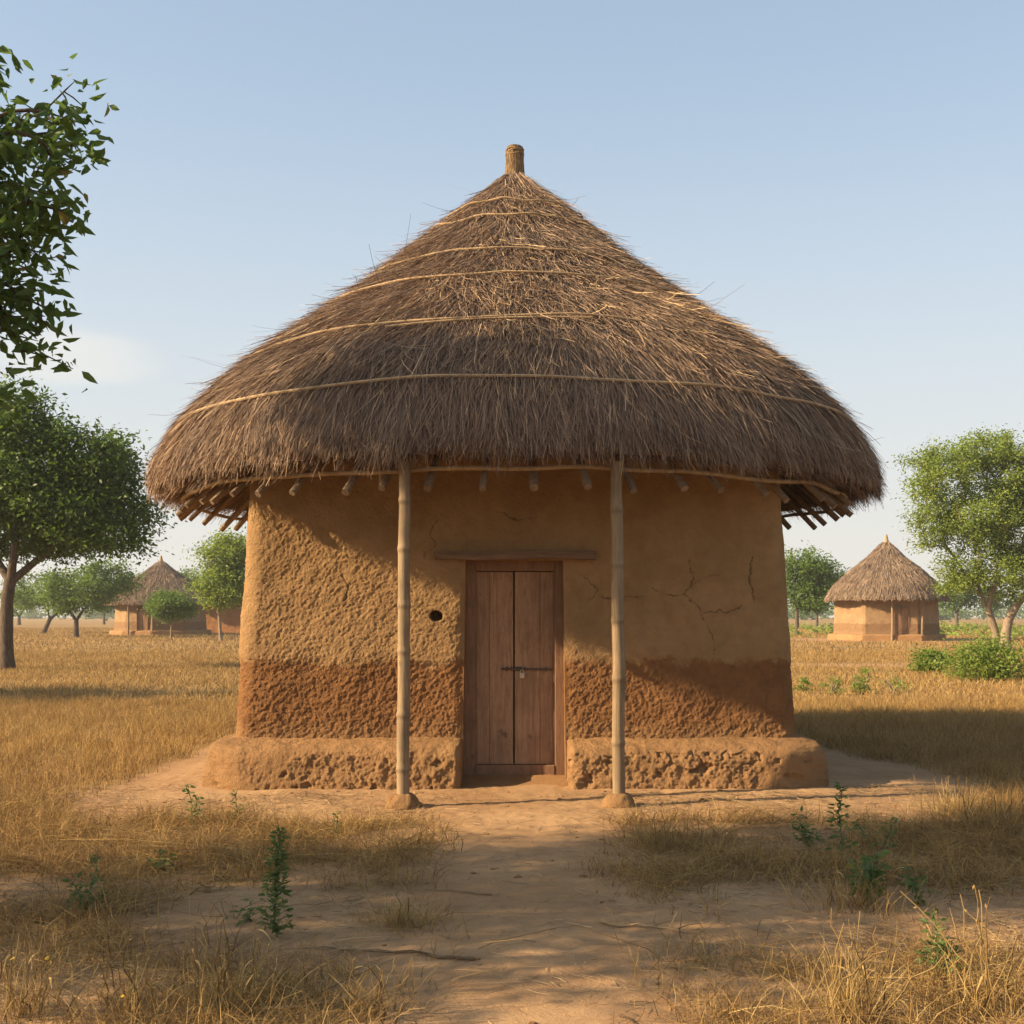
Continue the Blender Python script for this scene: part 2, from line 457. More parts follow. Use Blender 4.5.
straw = m.mix(m.ramp(m.noise(straw_v2, 3, 5, .7), .5, .68, 0, .7), straw, (.38, .255, .105))
far = m.noise(m.coord(scale=(.05, .35, 1)), 1.0, 5, .6)
straw = m.mix(m.ramp(far, .35, .7, 0, .5), straw, (.37, .235, .082))
f = m.math('ADD', m.attr('bare'), m.math('MULTIPLY', m.math('SUBTRACT', m.noise(o, 6, 5, .7), .5), .7))
m.color(m.mix(m.ramp(f, .25, .75), straw, sand))
m.bump(m.math('ADD', m.noise(o, 45, 5, .7), m.math('MULTIPLY', m.noise(o, 160, 3, .6), .35)), .55, .014)
ground = gb.build('ground', m.m, smooth_shade=True); ground['kind'] = 'structure'

# ------------------------------------------------------------------ the big hut
PROF = np.array([(.09, 6.24), (.22, 6.12), (.53, 5.83), (.95, 5.44), (1.44, 5.01), (2.02, 4.56), (2.62, 4.12), (3.15, 3.68), (3.50, 3.28), (3.65, 2.98), (3.675, 2.83), (3.70, 2.74), (3.70, 2.50)])
def arc(P):
    return np.concatenate([[0], np.cumsum(np.linalg.norm(np.diff(P, axis=0), axis=1))])

def prof_eval(P, s):
    A = arc(P)
    r = np.interp(s, A, P[:, 0]); z = np.interp(s, A, P[:, 1])
    e = .04
    tr = np.interp(s + e, A, P[:, 0]) - np.interp(s - e, A, P[:, 0]); tz = np.interp(s + e, A, P[:, 1]) - np.interp(s - e, A, P[:, 1])
    l = np.maximum(np.hypot(tr, tz), 1e-6)
    return r, z, -tz / l, tr / l            # point and outward normal (nr, nz)

def lathe(mb, prof, seg=96, mat=0, wob=0.0, **at):
    prof = np.asarray(prof, float); K = len(prof)
    th = np.linspace(0, 2 * np.pi, seg, endpoint=False)
    r = prof[:, 0][:, None] * np.ones(seg)[None]
    if wob: r = r + wob * pnoise(np.cos(th)[None] * 2 + 0 * r, np.sin(th)[None] * 2 + 0 * r, prof[:, 1][:, None] * 2 + 0 * r, 5)
    v = np.stack([r * np.cos(th), r * np.sin(th), prof[:, 1][:, None] * np.ones(seg)], -1).reshape(-1, 3)
    i = np.arange(K - 1)[:, None] * seg; j = np.arange(seg)[None]; j2 = (j + 1) % seg
    mb.add(v, np.stack([i + j, i + j2, i + seg + j2, i + seg + j], -1).reshape(-1, 4), mat=mat, **at)

def strands(mb, P, n, lo, hi, wid, length, s_end, pts=5, lift=.050, dev=.17, swirl=.55, seed=1, front_bias=None, mat=0, courses=None, depth=.05, pale=0.0):
    """thatch stalks laid down the profile P"""
    A = arc(P)
    s0 = rng.uniform(lo, hi, n * 3); r0 = np.interp(s0, A, P[:, 0])
    keep = rng.random(n * 3) < (r0 + .12) / (P[:, 0].max() + .12)
    s0 = s0[keep]; th = rng.uniform(0, 2 * np.pi, len(s0))
    if front_bias is not None:
        fr = np.cos(th + np.pi / 2)          # 1 towards the camera (-y)
        k2 = rng.random(len(s0)) < np.where(fr > -.35, 1, front_bias); s0 = s0[k2]; th = th[k2]
    s0 = s0[:n]; th = th[:n]; n = len(s0)
    if courses: # pull the lower ends of the stalks to common courses
        step = courses; s0 = s0 + .35 * ((np.round(s0 / step) * step) - s0) * rng.random(n)
    L = rng.uniform(*length, n)
    r0 = np.interp(s0, A, P[:, 0])
    cx_, cy_ = np.cos(th) * r0, np.sin(th) * r0
    sw = swirl * fbm(cx_ * 1.5, cy_ * 1.5, s0 * 1.5, seed, 3) + dev * rng.normal(size=n)
    clump = fbm(cx_ * 2.6, cy_ * 2.6, s0 * 1.3, seed + 5, 3)
    h0 = depth * clump + .018 * rng.normal(size=n)
    lf = lift * np.abs(rng.normal(size=n)) + .012
    room = (s_end + .07 * rng.normal(size=n) + .24 * clump - s0) / np.maximum(np.cos(sw), .5)
    s0 = s0 + np.minimum(room - .22, 0); room = np.maximum(room, .22); L = np.minimum(L, room)
    t = np.linspace(0, 1, pts)[None, :]
    s = s0[:, None] + t * (L * np.cos(sw))[:, None]
    r, z, nr, nz = prof_eval(P, s)
    ang = th[:, None] + t * (L * np.sin(sw))[:, None] / np.maximum(r, .3)
    bend = .06 * rng.normal(size=n)[:, None] * np.sin(t * np.pi)
    ang = ang + bend * L[:, None] / np.maximum(r, .5)
    h = h0[:, None] + lf[:, None] * t**1.6 - .01
    rr = r + nr * h; zz = z + nz * h
    Pt = np.stack([rr * np.cos(ang), rr * np.sin(ang), zz], -1)
    w = rng.uniform(*wid, n)[:, None] * (1 - .55 * t)
    side = np.stack([-np.sin(th), np.cos(th), 0 * th], -1) + .7 * rng.normal(size=(n, 3))
    rnd = np.clip(rng.beta(2, 2.2, n) + .22 * clump + pale, 0, 1)
    mb.ribbons(Pt, w, side, rnd, mat)

hut = thing('thatched_hut', 'large round-roofed mud hut with a closed wooden door between two thin veranda poles', 'hut', (HX, HY, 0))

# --- roof (thatch)
rf = MB()
body = PROF.copy(); body[:, 0] -= .07; body[:, 1] -= .07; body = body[:-2]
under = [(3.54, 2.76), (3.40, 2.82), (3.0, 3.16), (2.4, 3.66), (1.6, 4.42), (.8, 5.2), (.05, 5.9)]
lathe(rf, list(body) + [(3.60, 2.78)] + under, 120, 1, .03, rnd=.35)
ARC_END = arc(PROF)[-2]
strands(rf, PROF, 185000, 0.0, ARC_END - .05, (.0040, .0075), (.40, .90), ARC_END - .085, seed=11, front_bias=.22, courses=.62)
strands(rf, PROF, 14000, ARC_END - .75, ARC_END - .1, (.004, .008), (.35, .8), ARC_END - .07, seed=12, front_bias=.6, lift=.03)
# a few loose stalks that stick out
strands(rf, PROF, 900, .4, ARC_END - .2, (.004, .007), (.30, .6), ARC_END - .05, lift=.17, dev=.75, seed=13, pts=5)
strands(rf, PROF, 8000, .5, ARC_END - .9, (.005, .009), (.35, .75), ARC_END, lift=.085, dev=.35, seed=15, pts=6, pale=.45)  # paler colour on these stalks stands in for sunlit highlights
# ragged inner fringe of the eave, seen from below
IN = np.array([(2.7, 3.46), (3.1, 3.08), (3.42, 2.79), (3.58, 2.69), (3.66, 2.55)])
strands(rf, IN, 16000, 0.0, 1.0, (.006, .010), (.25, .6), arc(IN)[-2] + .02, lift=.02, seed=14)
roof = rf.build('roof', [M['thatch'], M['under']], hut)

# --- peak
pk = MB()
lathe(pk, [(.0, 6.08), (.112, 6.12), (.098, 6.22), (.080, 6.40), (.078, 6.5), (.066, 6.535), (.04, 6.55), (.0, 6.55)], 24, 1, .01, rnd=.5)
PKP = np.array([(.110, 6.12), (.090, 6.30), (.081, 6.5), (.070, 6.55)])
n = 900; th = rng.uniform(0, 2 * np.pi, n); s0 = rng.uniform(0, .35, n); t = np.linspace(0, 1, 4)[None]
rr, zz, nr, nz = prof_eval(PKP, np.minimum(s0[:, None] + t * .16, .46)); rr = rr + .006 + .012 * rng.random(n)[:, None] * t
pk.ribbons(np.stack([rr * np.cos(th)[:, None], rr * np.sin(th)[:, None], zz], -1), .008 * np.ones((n, 4)), np.stack([-np.sin(th), np.cos(th), 0 * th], -1), np.clip(rng.beta(2, 2, n) + .12, 0, 1))
th = np.linspace(0, 2 * np.pi, 25)
for zq in (6.462, 6.49, 6.512):
    pk.tube(np.stack([.094 * np.cos(th), .094 * np.sin(th), zq + .010 * np.sin(th * 3 + zq * 90)], -1), .009, 6, cap=False, rnd=.7)
pk.build('roof_peak', [M['peak'], M['under']], roof)

# --- cane bands that hold the thatch down
def band_ring(rq, seed, thick=.013):
    A = arc(PROF); sA = np.interp(rq, PROF[:9, 0], A[:9])
    th = np.linspace(0, 2 * np.pi, 260)
    s = sA + .085 * fbm(np.cos(th) * 1.3, np.sin(th) * 1.3, 0 * th + seed * 3.7, 90 + seed, 3)
    r, z, nr, nz = prof_eval(PROF, s)
    h = .070 + .022 * pnoise(np.cos(th) * 3, np.sin(th) * 3, 0 * th + seed, 97)
    r = r + nr * h; z = z + nz * h
    b = MB(); b.tube(np.stack([r * np.cos(th), r * np.sin(th), z], -1), thick, 6, cap=False)
    return b
for k, rq in enumerate((.70, .95, 1.58, 2.06, 2.83, 3.48)):
    b = band_ring(rq, k, .0105 if k < 5 else .0125)
    if k == 4:    # the overlapping loose end of a cane
        th = np.linspace(-1.95, -1.35, 30); A = arc(PROF); s = np.interp(2.83, PROF[:9, 0], A[:9]) + .04 + .07 * np.linspace(1, -.3, 30)
        r, z, nr, nz = prof_eval(PROF, s); r = r + nr * .075; z = z + nz * .075
        b.tube(np.stack([r * np.cos(th), r * np.sin(th), z], -1), .010, 6)
    b.build('binding_cane', M['band'], roof)

# --- rafters and ring poles
NR = 54
for k in range(NR):
    a = -np.pi / 2 + 2 * np.pi * (k + .38) / NR + random.uniform(-.022, .022)
    tip = 3.50 + random.uniform(-.05, .07)
    r = np.linspace(tip, 1.0, 7); z = 2.505 + (tip - r) * .93 + random.uniform(-.02, .03)
    wob = np.array([random.uniform(-.012, .012) for _ in r])
    b = MB()
    b.tube(np.stack([r * np.cos(a) - wob * np.sin(a), r * np.sin(a) + wob * np.cos(a), z + wob], -1), np.linspace(.031, .030, 7) * random.uniform(.85, 1.12), 9)
    b.build('rafter', M['rafter'], roof)
for rq, zq, tk in ((3.45, 2.655, .0185), (3.02, 3.02, .02), (2.75, 3.28, .02)):
    th = np.linspace(0, 2 * np.pi, 140)
    rr = rq + .03 * pnoise(np.cos(th) * 2.2, np.sin(th) * 2.2, 0 * th, 51); zz = zq + .034 * pnoise(np.cos(th) * 4.6, np.sin(th) * 4.6, 0 * th + 4, 52)
    b = MB(); b.tube(np.stack([rr * np.cos(th), rr * np.sin(th), zz], -1), tk, 8, cap=False)
    b.build('ring_pole', M['band'] if rq > 3.3 else M['rafter'], roof)

# --- wall: a square plan with rounded corners, leaning in a little, with the door opening cut through
FY = 10.30 - HY                  # front face, local y at the foot
DX0, DX1, DZ1, DZ0 = -.437 - HX, .476 - HX, 1.985, .0
HW, RC, TOPZ = 2.535, .17, 2.98
def path_pts():
    """plan outline of the wall foot, counter-clockwise from the middle of the back; returns xy, outward normal"""
    fx = np.concatenate([np.arange(-(HW - RC), DX0 - 1e-6, .0082), [DX0], np.linspace(DX0, DX1, 90)[1:-1], [DX1], np.arange(DX1 + .0082, HW - RC + 1e-6, .0082)])
    pts = []; nrm = []
    def seg(p0, p1, nn, nv, ease=lambda u: u):
        for t in [ease(q) for q in np.linspace(0, 1, nn, endpoint=False)]: pts.append((p0[0] + (p1[0] - p0[0]) * t, p0[1] + (p1[1] - p0[1]) * t)); nrm.append(nv)
    def corner(c, a0, a1, nn):
        for t in np.linspace(0, 1, nn, endpoint=False):
            a = a0 + (a1 - a0) * t; pts.append((c[0] + RC * math.cos(a), c[1] + RC * math.sin(a))); nrm.append((math.cos(a), math.sin(a)))
    B = -FY; q = HW - RC
    seg((0, B), (-q, B), 24, (0, 1)); corner((-q, B - RC), math.pi / 2, math.pi, 12)
    seg((-HW, B - RC), (-HW, FY + RC), 120, (-1, 0), lambda u: 1 - (1 - u)**2); corner((-q, FY + RC), math.pi, 1.5 * math.pi, 24)
    for x in fx: pts.append((x, FY)); nrm.append((0, -1))
    corner((q, FY + RC), 1.5 * math.pi, 2 * math.pi, 24); seg((HW, FY + RC), (HW, B - RC), 120, (1, 0), lambda u: u**2)
    corner((q, B - RC), 0, math.pi / 2, 12); seg((q, B), (0, B), 24, (0, 1))
    return np.array(pts), np.array(nrm)
pp, pnm = path_pts()
NP = len(pp)
zv = np.concatenate([np.arange(0, DZ1 - .005, .0082), [DZ1], np.arange(DZ1 + .0082, TOPZ, .0082)])
NZ = len(zv)
X = np.broadcast_to(pp[:, 0], (NZ, NP)); Y = np.broadcast_to(pp[:, 1], (NZ, NP)); Z = np.broadcast_to(zv[:, None], (NZ, NP))
lean = 1 - .062 * (Z / 2.5)
Xl = X * lean; Yl = Y * (1 - .018 * Z / 2.5)

# cracks as polylines on the front face (x, z)
def px(pxx, pyy, d=10.3): return ((pxx - 512) / FPX * d - HX, EYE + (615 - pyy) / FPX * d)
CR = [[(652, 588), (668, 596), (684, 594), (695, 604), (703, 618), (713, 634), (715, 664)], [(684, 594), (692, 584), (706, 578), (720, 574)], [(703, 612), (728, 612), (742, 607)],
      [(752, 556), (750, 580), (755, 600)], [(600, 597), (622, 599), (642, 596)], [(690, 560), (693, 574), (692, 584)], [(764, 690), (768, 715), (766, 735)],
      [(246, 660), (262, 661), (280, 663)], [(342, 576), (348, 590), (345, 600)], [(437, 520), (430, 533), (436, 545), (424, 556)], [(585, 575), (598, 590), (590, 600)], [(500, 512), (520, 520), (540, 516)]]
crack = np.zeros((NZ, NP))
jx = .05 * fbm(X * 8, Z * 8, 0 * X, 61, 5, .65); jz = .05 * fbm(X * 8, Z * 8, 0 * X + 5, 62, 5, .65)
onfront = (Y < FY + .01)
for c in CR:
    q = [px(*p) for p in c]
    for a, b in zip(q[:-1], q[1:]):
        a = np.array(a); d = np.array(b) - a
        tt = np.clip(((Xl + jx - a[0]) * d[0] + (Z + jz - a[1]) * d[1]) / (d @ d), 0, 1)
        dist = np.hypot(Xl + jx - a[0] - tt * d[0], Z + jz - a[1] - tt * d[1])
        crack = np.maximum(crack, smooth(.0085, .001, dist) * onfront)
crack = crack * smooth(-.45, .15, fbm(X * 6, Z * 6, 0 * X + 9, 69, 3))
edge = np.minimum(np.abs(X - DX0), np.abs(X - DX1)); inside = (X > DX0 + 1e-6) & (X < DX1 - 1e-6) & (Y < FY + .01)
ez = np.where(Z > DZ1, Z - DZ1, 0); exd = np.where(X < DX0, DX0 - X, np.where(X > DX1, X - DX1, 0))
dd = np.hypot(exd, ez); near_door = np.where(Y < FY + .01, smooth(.0, .04, dd), 1.0)
# relief: rain-worn pits below, slanting hand strokes above
low = smooth(1.09 + .05, 1.09 - .05, Z + .1 * fbm(X * 3, Y * 3, Z * 3, 63, 3))

pits2 = fbm(X * 26 + Z * 8, Y * 30, Z * 24 - X * 8, 66, 3, .9)
u1 = X * .72 + Z * .70; u2 = -X * .70 + Z * .72
stroke = fbm(u2 * 17, Y * 12, u1 * 7.5, 65, 5, .78)
pits = fbm(u2 * 20, Y * 14, u1 * 13.0, 64, 4, .82)
soft = smooth(-.6, 1.4, X)       # flatter relief on the right half imitates how shade hides texture
relief = low * (.012 * pits + .012 * pits2) + (1 - low) * (.0095 * stroke * (1 - .55 * soft) + .0095 * pits2 * (1 - .55 * soft)) + .026 * fbm(X * 1.5, Y * 1.5, Z * 1.5, 67, 3)
relief = relief + .010 * (1 - low)
hx, hz = px(436, 617); hd = np.hypot((Xl - hx) / .060 + .25 * pnoise(X * 14, Z * 14, 0 * X, 60), (Z - hz) / np.where(Z > hz, .056, .036))
hole = smooth(1.05, .80, hd) * onfront
relief = (relief * near_door - .010 * crack) - .15 * hole - .012 * smooth(.10, .0, dd) * onfront
side_amp = np.where(Y < FY + RC + .02, 1, .45)
relief = relief * side_amp
Pw = np.stack([Xl + pnm[:, 0][None] * relief, Yl + pnm[:, 1][None] * relief, Z], -1)
wb = MB()
ii = np.arange(NZ - 1)[:, None] * NP; jj = np.arange(NP)[None]; j2 = (jj + 1) % NP
F = np.stack(np.broadcast_arrays(ii + jj, ii + j2, ii + NP + j2, ii + NP + jj), -1)
fcx = (X[:-1] + X[:-1][:, (np.arange(NP) + 1) % NP]) / 2; fcz = (Z[:-1] + Z[1:]) / 2
hole_f = (fcx > DX0) & (fcx < DX1) & (fcz < DZ1) & (Y[:-1] < FY + .001)
wb.add(Pw.reshape(-1, 3), F[~hole_f].reshape(-1, 4), crack=np.maximum(crack, hole * .9).ravel())  # the hole is tinted dark too, its shade put into the colour
# reveals of the opening
iz1 = int(np.argmin(np.abs(zv - DZ1))); fi = np.where(Y[0] < FY + 1e-4)[0]
i0 = fi[np.argmin(np.abs(pp[fi, 0] - DX0))]; i1 = fi[np.argmin(np.abs(pp[fi, 0] - DX1))]
loop = [(k, i0) for k in range(iz1 + 1)] + [(iz1, i) for i in range(i0 + 1, i1)] + [(k, i1) for k in range(iz1, -1, -1)]
lp = np.array([Pw[a, b] for a, b in loop]); DEEP = .34
rows = [lp]
for t in (.25, .5, 1.0):
    q = lp.copy(); q[:, 1] = np.minimum(lp[:, 1], FY + .03) * (1 - t) + (FY + DEEP) * t
    q[:, 0] += .006 * fbm(q[:, 0] * 12, q[:, 1] * 12, q[:, 2] * 12, 68, 2) * t; rows.append(q)
v = np.concatenate(rows); nl = len(lp); a = np.arange(nl - 1)
wb.add(v, np.concatenate([np.stack([a + k * nl, a + 1 + k * nl, a + 1 + (k + 1) * nl, a + (k + 1) * nl], 1) for k in range(3)]), crack=0)
wall = wb.build('wall', M['wall'], hut, smooth_shade=True)

# --- plinth (worn mud bench round the foot of the wall, broken by the doorway)
pl = MB(); PD = .36
prof_t = np.array([(-.30, .46), (-.05, .425), (.0, .412), (.06, .405), (.12, .398), (.18, .39), (.235, .378), (.275, .358), (.305, .328), (.325, .29), (.335, .25), (.34, .21), (.345, .17), (.352, .13), (.360, .09), (.368, .05), (.375, .01), (.38, -.04)])
# finer cross-section
aa = arc(prof_t); sN = np.linspace(0, aa[-1], 120); cross = np.stack([np.interp(sN, aa, prof_t[:, 0]), np.interp(sN, aa, prof_t[:, 1])], 1)
EX0, EX1 = DX0 - .005, DX1 + .012
sel = np.concatenate([np.arange(i1, NP), np.arange(0, i0 + 1)])
plan = pp[sel]; pn_ = pnm[sel]
plan = plan.copy(); plan[0, 0] = EX1; plan[-1, 0] = EX0
NQ = len(plan)
off = cross[:, 0][:, None]; zz = np.broadcast_to(cross[:, 1][:, None], (len(cross), NQ)).copy()
# rounded ends at the doorway: the bench runs out over its last 8 cm
dend = np.minimum(np.where(plan[:, 1] < FY + .01, np.abs(plan[:, 0] - EX1) + 10 * (plan[:, 0] < 0), 9), np.where(plan[:, 1] < FY + .01, np.abs(plan[:, 0] - EX0) + 10 * (plan[:, 0] > 0), 9))
rnd_end = np.sqrt(np.clip(1 - (1 - np.clip(dend / .07, 0, 1))**2, 0, 1))
offw = np.where(off > 0, off * (.80 + .20 * rnd_end[None]) * ((1 - .45 * np.abs(pn_[:, 0])) * (1 + .75 * (1 / np.maximum(np.abs(pn_[:, 0]), np.abs(pn_[:, 1])) - 1)))[None], off)
PXx = plan[:, 0][None] + pn_[:, 0][None] * offw; PYy = plan[:, 1][None] + pn_[:, 1][None] * offw
wide = fbm(PXx * 1.1, PYy * 1.1, 0 * PXx, 70, 3)
zz = zz * (1 + .06 * wide * (zz > .1)) - (.03 * (1 - rnd_end))[None] * (zz > .2)
n1 = fbm(PXx * 6.5, PYy * 6.5, zz * 6, 71, 5, .65); n2 = fbm(PXx * 12, PYy * 12, zz * 11, 72, 4, .74)
face = smooth(.37, .31, zz)
smoothpatch = smooth(.18, .42, fbm(PXx * 1.7 + 2, PYy * 1.7, zz * .6, 74, 2))
amp = face * (1 - .65 * smoothpatch)
q1 = PXx * .70 + zz * .72; q2 = -PXx * .70 + zz * .72
n3 = fbm(q2 * 19, PYy * 16, q1 * 14, 77, 4, .8)
crev = smooth(.045, .0, np.abs(fbm(PXx * 2.6, PYy * 2.6, zz * 3.4, 78, 3, .6))) * smooth(-.1, .3, fbm(PXx * 1.5, PYy * 1.5, zz, 79, 2))
disp = amp * (.034 * n1 + .022 * n3) - face * .018 * crev + (1 - face) * .014 * n1
disp -= face * .03 * smooth(.30, .55, fbm(PXx * 7 + 9, PYy * 7, zz * 9, 73, 3))
Pp = np.stack([PXx + pn_[:, 0][None] * disp, PYy + pn_[:, 1][None] * disp, zz + (1 - face) * .022 * n1], -1)
NC = len(cross)
ii = np.arange(NC - 1)[:, None] * NQ; jj = np.arange(NQ - 1)[None]
pl.add(Pp.reshape(-1, 3), np.stack(np.broadcast_arrays(ii + jj, ii + NQ + jj, ii + NQ + jj + 1, ii + jj + 1), -1).reshape(-1, 4), crack=(face * .35 * crev).ravel())
for col, s_ in ((0, 1), (NQ - 1, -1)):      # end faces
    c = Pp[:, col]; K = 9; base = np.array([c[0, 0], FY + .1, 0])
    rowsx = []
    for q in range(K):
        t = q / (K - 1); r = c.copy(); r[:, 2] = c[:, 2] * (1 - t) + (-.05) * t; r[:, 0] += s_ * -.0 + .012 * fbm(r[:, 0] * 9, r[:, 1] * 9 + q, r[:, 2] * 9, 75, 2) * math.sin(math.pi * t); rowsx.append(r)
    v = np.concatenate(rowsx); i_ = np.arange(K - 1)[:, None] * NC; j_ = np.arange(NC - 1)[None]
    pl.add(v, np.stack(np.broadcast_arrays(i_ + j_, i_ + j_ + 1, i_ + NC + j_ + 1, i_ + NC + j_), -1).reshape(-1, 4), crack=0)
pl.build('plinth', M['plinth'], hut, smooth_shade=True)
# threshold of beaten earth in the doorway
tb = MB(); xs = np.linspace(DX0 - .03, DX1 + .03, 50); ys = np.linspace(FY - .55, FY + .30, 44)
tx, ty = np.meshgrid(xs, ys)
tz = .075 * smooth(FY - .50, FY + .10, ty) - .012 + .010 * fbm(tx * 7, ty * 7, 0 * tx, 76, 3)
i_ = np.arange(43)[:, None] * 50; j_ = np.arange(49)[None]
tb.add(np.stack([tx, ty, tz], -1).reshape(-1, 3), np.stack(np.broadcast_arrays(i_ + j_, i_ + j_ + 1, i_ + 50 + j_ + 1, i_ + 50 + j_), -1).reshape(-1, 4), crack=0)
tb.build('threshold', M['plinth'], hut, smooth_shade=True)

# --- door
def zat(pyy, d): return EYE + (615 - pyy) / FPX * d
def xat(pxx, d): return (pxx - 512) / FPX * d - HX
DF = 10.50                                  # front of the frame
fyl = DF - HY
X0, X1 = xat(462, DF), xat(566, DF); ZT, ZB = zat(560, DF), zat(776, DF)
LX0, LX1, LZ1, LZ0 = xat(475, DF), xat(555, DF), zat(571, DF), zat(765, DF)
fb = MB()
fb.box(X0, LX0, fyl, fyl + .12, ZB + .001, ZT, bev=.008); fb.box(LX1, X1, fyl, fyl + .12, ZB, ZT, bev=.008)
fb.box(LX0 + .001, LX1 - .001, fyl - .004, fyl + .11, LZ1, ZT - .002, bev=.008)
fb.box(LX0 + .001, LX1 - .001, fyl - .006, fyl + .11, ZB - .03, LZ0, bev=.010)
# thin inner bead
fb.box(LX0, LX0 + .014, fyl + .022, fyl + .09, LZ0, LZ1, bev=.003); fb.box(LX1 - .014, LX1, fyl + .022, fyl + .09, LZ0, LZ1, bev=.003)
fb.build('door_frame', M['frame'], hut)
lb = MB()
lx0, lx1 = xat(435, 10.27), xat(596, 10.27); K = 24
xs = np.linspace(lx0, lx1, K)
zc = zat(555, 10.27) + .006 * np.sin(xs * 5) - .008 * (xs > .55) * (xs - .55)
v = []; sec = np.array([(-1, -1), (-.2, -1.12), (1, -1), (1.12, 0), (1, 1), (.1, 1.12), (-1, 1), (-1.1, 0)])
for k in range(K):
    w = 1 + .14 * pnoise(np.array([xs[k] * 6.0]), .3, .4, 81)[0]
    for c_ in sec: v.append((xs[k], FY - .005 + c_[0] * .062 + 0.004 * math.sin(k), zc[k] + c_[1] * .036 * w))
i_ = np.arange(K - 1)[:, None] * 8; j_ = np.arange(8)[None]; jn = (j_ + 1) % 8
lb.add(v, np.stack(np.broadcast_arrays(i_ + j_, i_ + 8 + j_, i_ + 8 + jn, i_ + jn), -1).reshape(-1, 4), [(0, q, q + 1) for q in range(1, 7)] + [((K - 1) * 8, (K - 1) * 8 + q + 1, (K - 1) * 8 + q) for q in range(1, 7)], rnd=.3)
lb.build('lintel', M['lintel'], hut)
MIDX = xat(514, DF)
def leaf(x0, x1, cuts, parent):
    b = MB(); e = [x0] + cuts + [x1]
    for a, c in zip(e[:-1], e[1:]):
        b.box(a + .0012, c - .0012, fyl + .040 + random.uniform(0, .004), fyl + .082, LZ0 + .004, LZ1 - .006, bev=.0035)
    return b.build('door_leaf', M['door'], parent)
left_leaf = leaf(LX0 + .014, MIDX - .006, [LX0 + .13], hut)
right_leaf = leaf(MIDX + .006, LX1 - .014, [xat(540, DF)], hut)
db = MB(); db.box(LX0 - .02, LX1 + .02, fyl + .10, fyl + .115, LZ0 - .05, LZ1 + .03); db.build('door_shade_sheet', M['dark'], hut)  # near-black sheet painted as the unlit room behind the leaves
ib = MB(); zb = zat(669, DF)
bx0, bx1 = xat(501, DF), xat(553, DF)
ib.tube([(bx0, fyl + .026, zb), (bx0 + .2, fyl + .025, zb - .002), (bx1, fyl + .026, zb - .004)], .0085, 10)
for q in (bx0 + .05, MIDX - .02, MIDX + .10, bx1 - .06):
    th = np.linspace(0, np.pi, 9); ib.tube(np.stack([0 * th + q, fyl + .040 - .026 * np.sin(th), zb + .016 * np.cos(th)], -1), .0045, 6)
ib.box(MIDX + .012, MIDX + .075, fyl + .034, fyl + .040, zb - .022, zb + .020, bev=.002)
ib.build('bolt', M['iron'], right_leaf)
kb = MB(); kx = xat(522, DF)
th = np.linspace(0, np.pi, 12); kb.tube(np.stack([kx + .015 * np.cos(th), 0 * th + fyl + .020, zb - .038 + .032 * np.sin(th)], -1), .0035, 6)
kb.box(kx - .023, kx + .023, fyl + .012, fyl + .030, zb - .085, zb - .038, bev=.005)
kb.build('padlock', M['lock'], right_leaf)

# --- veranda poles with their mud footings
for pxx, top_px, bd in ((403, 404.5, 9.14), (619, 617, 9.14)):
    x0 = (pxx - 512) / FPX * bd - HX; x1 = (top_px - 512) / FPX * bd - HX; y0 = bd - HY
    K = 200; t = np.linspace(0, 1, K); z = .02 + t * 2.68
    xx = x0 + (x1 - x0) * t + .010 * pnoise(z * 1.4, pxx, 0, 83); yy = y0 + .012 * pnoise(z * 1.3, pxx + 7, 0, 84) + .02 * t
    rad = (.051 - .005 * t) * (1 + .04 * pnoise(z * 5, pxx, 1.5, 85))
    nod = 0 * z
    for q in ([.30, .72, 1.22, 1.58, 2.02, 2.4] if pxx < 500 else [.5, 1.0, 1.46, 1.9, 2.33]):
        rad = rad + .006 * np.exp(-((z - q) / .022)**2); nod = np.maximum(nod, .45 * np.exp(-((z - q + .02) / .016)**2))
    b = MB(); b.tube(np.stack([xx, yy, z], -1), rad, 14, cap=False); b.a['node'] = [(0, np.repeat(nod, 14))]
    post = b.build('post', M['pole'], hut, smooth_shade=True)
    fbm_ = MB(); K2, SG = 14, 40
    pr = np.array([(.0, .095), (.05, .095), (.075, .088), (.095, .07), (.11, .05), (.122, .025), (.135, -.03)])
    a2 = arc(pr); sN = np.linspace(0, a2[-1], K2); rr = np.interp(sN, a2, pr[:, 0]); zr = np.interp(sN, a2, pr[:, 1])
    th = np.linspace(0, 2 * np.pi, SG, endpoint=False)
    RR = rr[:, None] * np.ones(SG)[None]; ZZ = zr[:, None] * np.ones(SG)[None]
    dsp = 1 + .42 * fbm(np.cos(th)[None] * 1.6 + RR * 8, np.sin(th)[None] * 1.6 + pxx, ZZ * 14, 86, 3)
    v = np.stack([x0 + RR * dsp * np.cos(th) * 1.12, y0 + RR * dsp * np.sin(th), ZZ * (.8 + .3 * dsp)], -1).reshape(-1, 3)
    i_ = np.arange(K2 - 1)[:, None] * SG; j_ = np.arange(SG)[None]; jn = (j_ + 1) % SG
    fbm_.add(v, np.stack(np.broadcast_arrays(i_ + j_, i_ + SG + j_, i_ + SG + jn, i_ + jn), -1).reshape(-1, 4), crack=0)
    fbm_.build('footing', M['plinth'], post, smooth_shade=True)

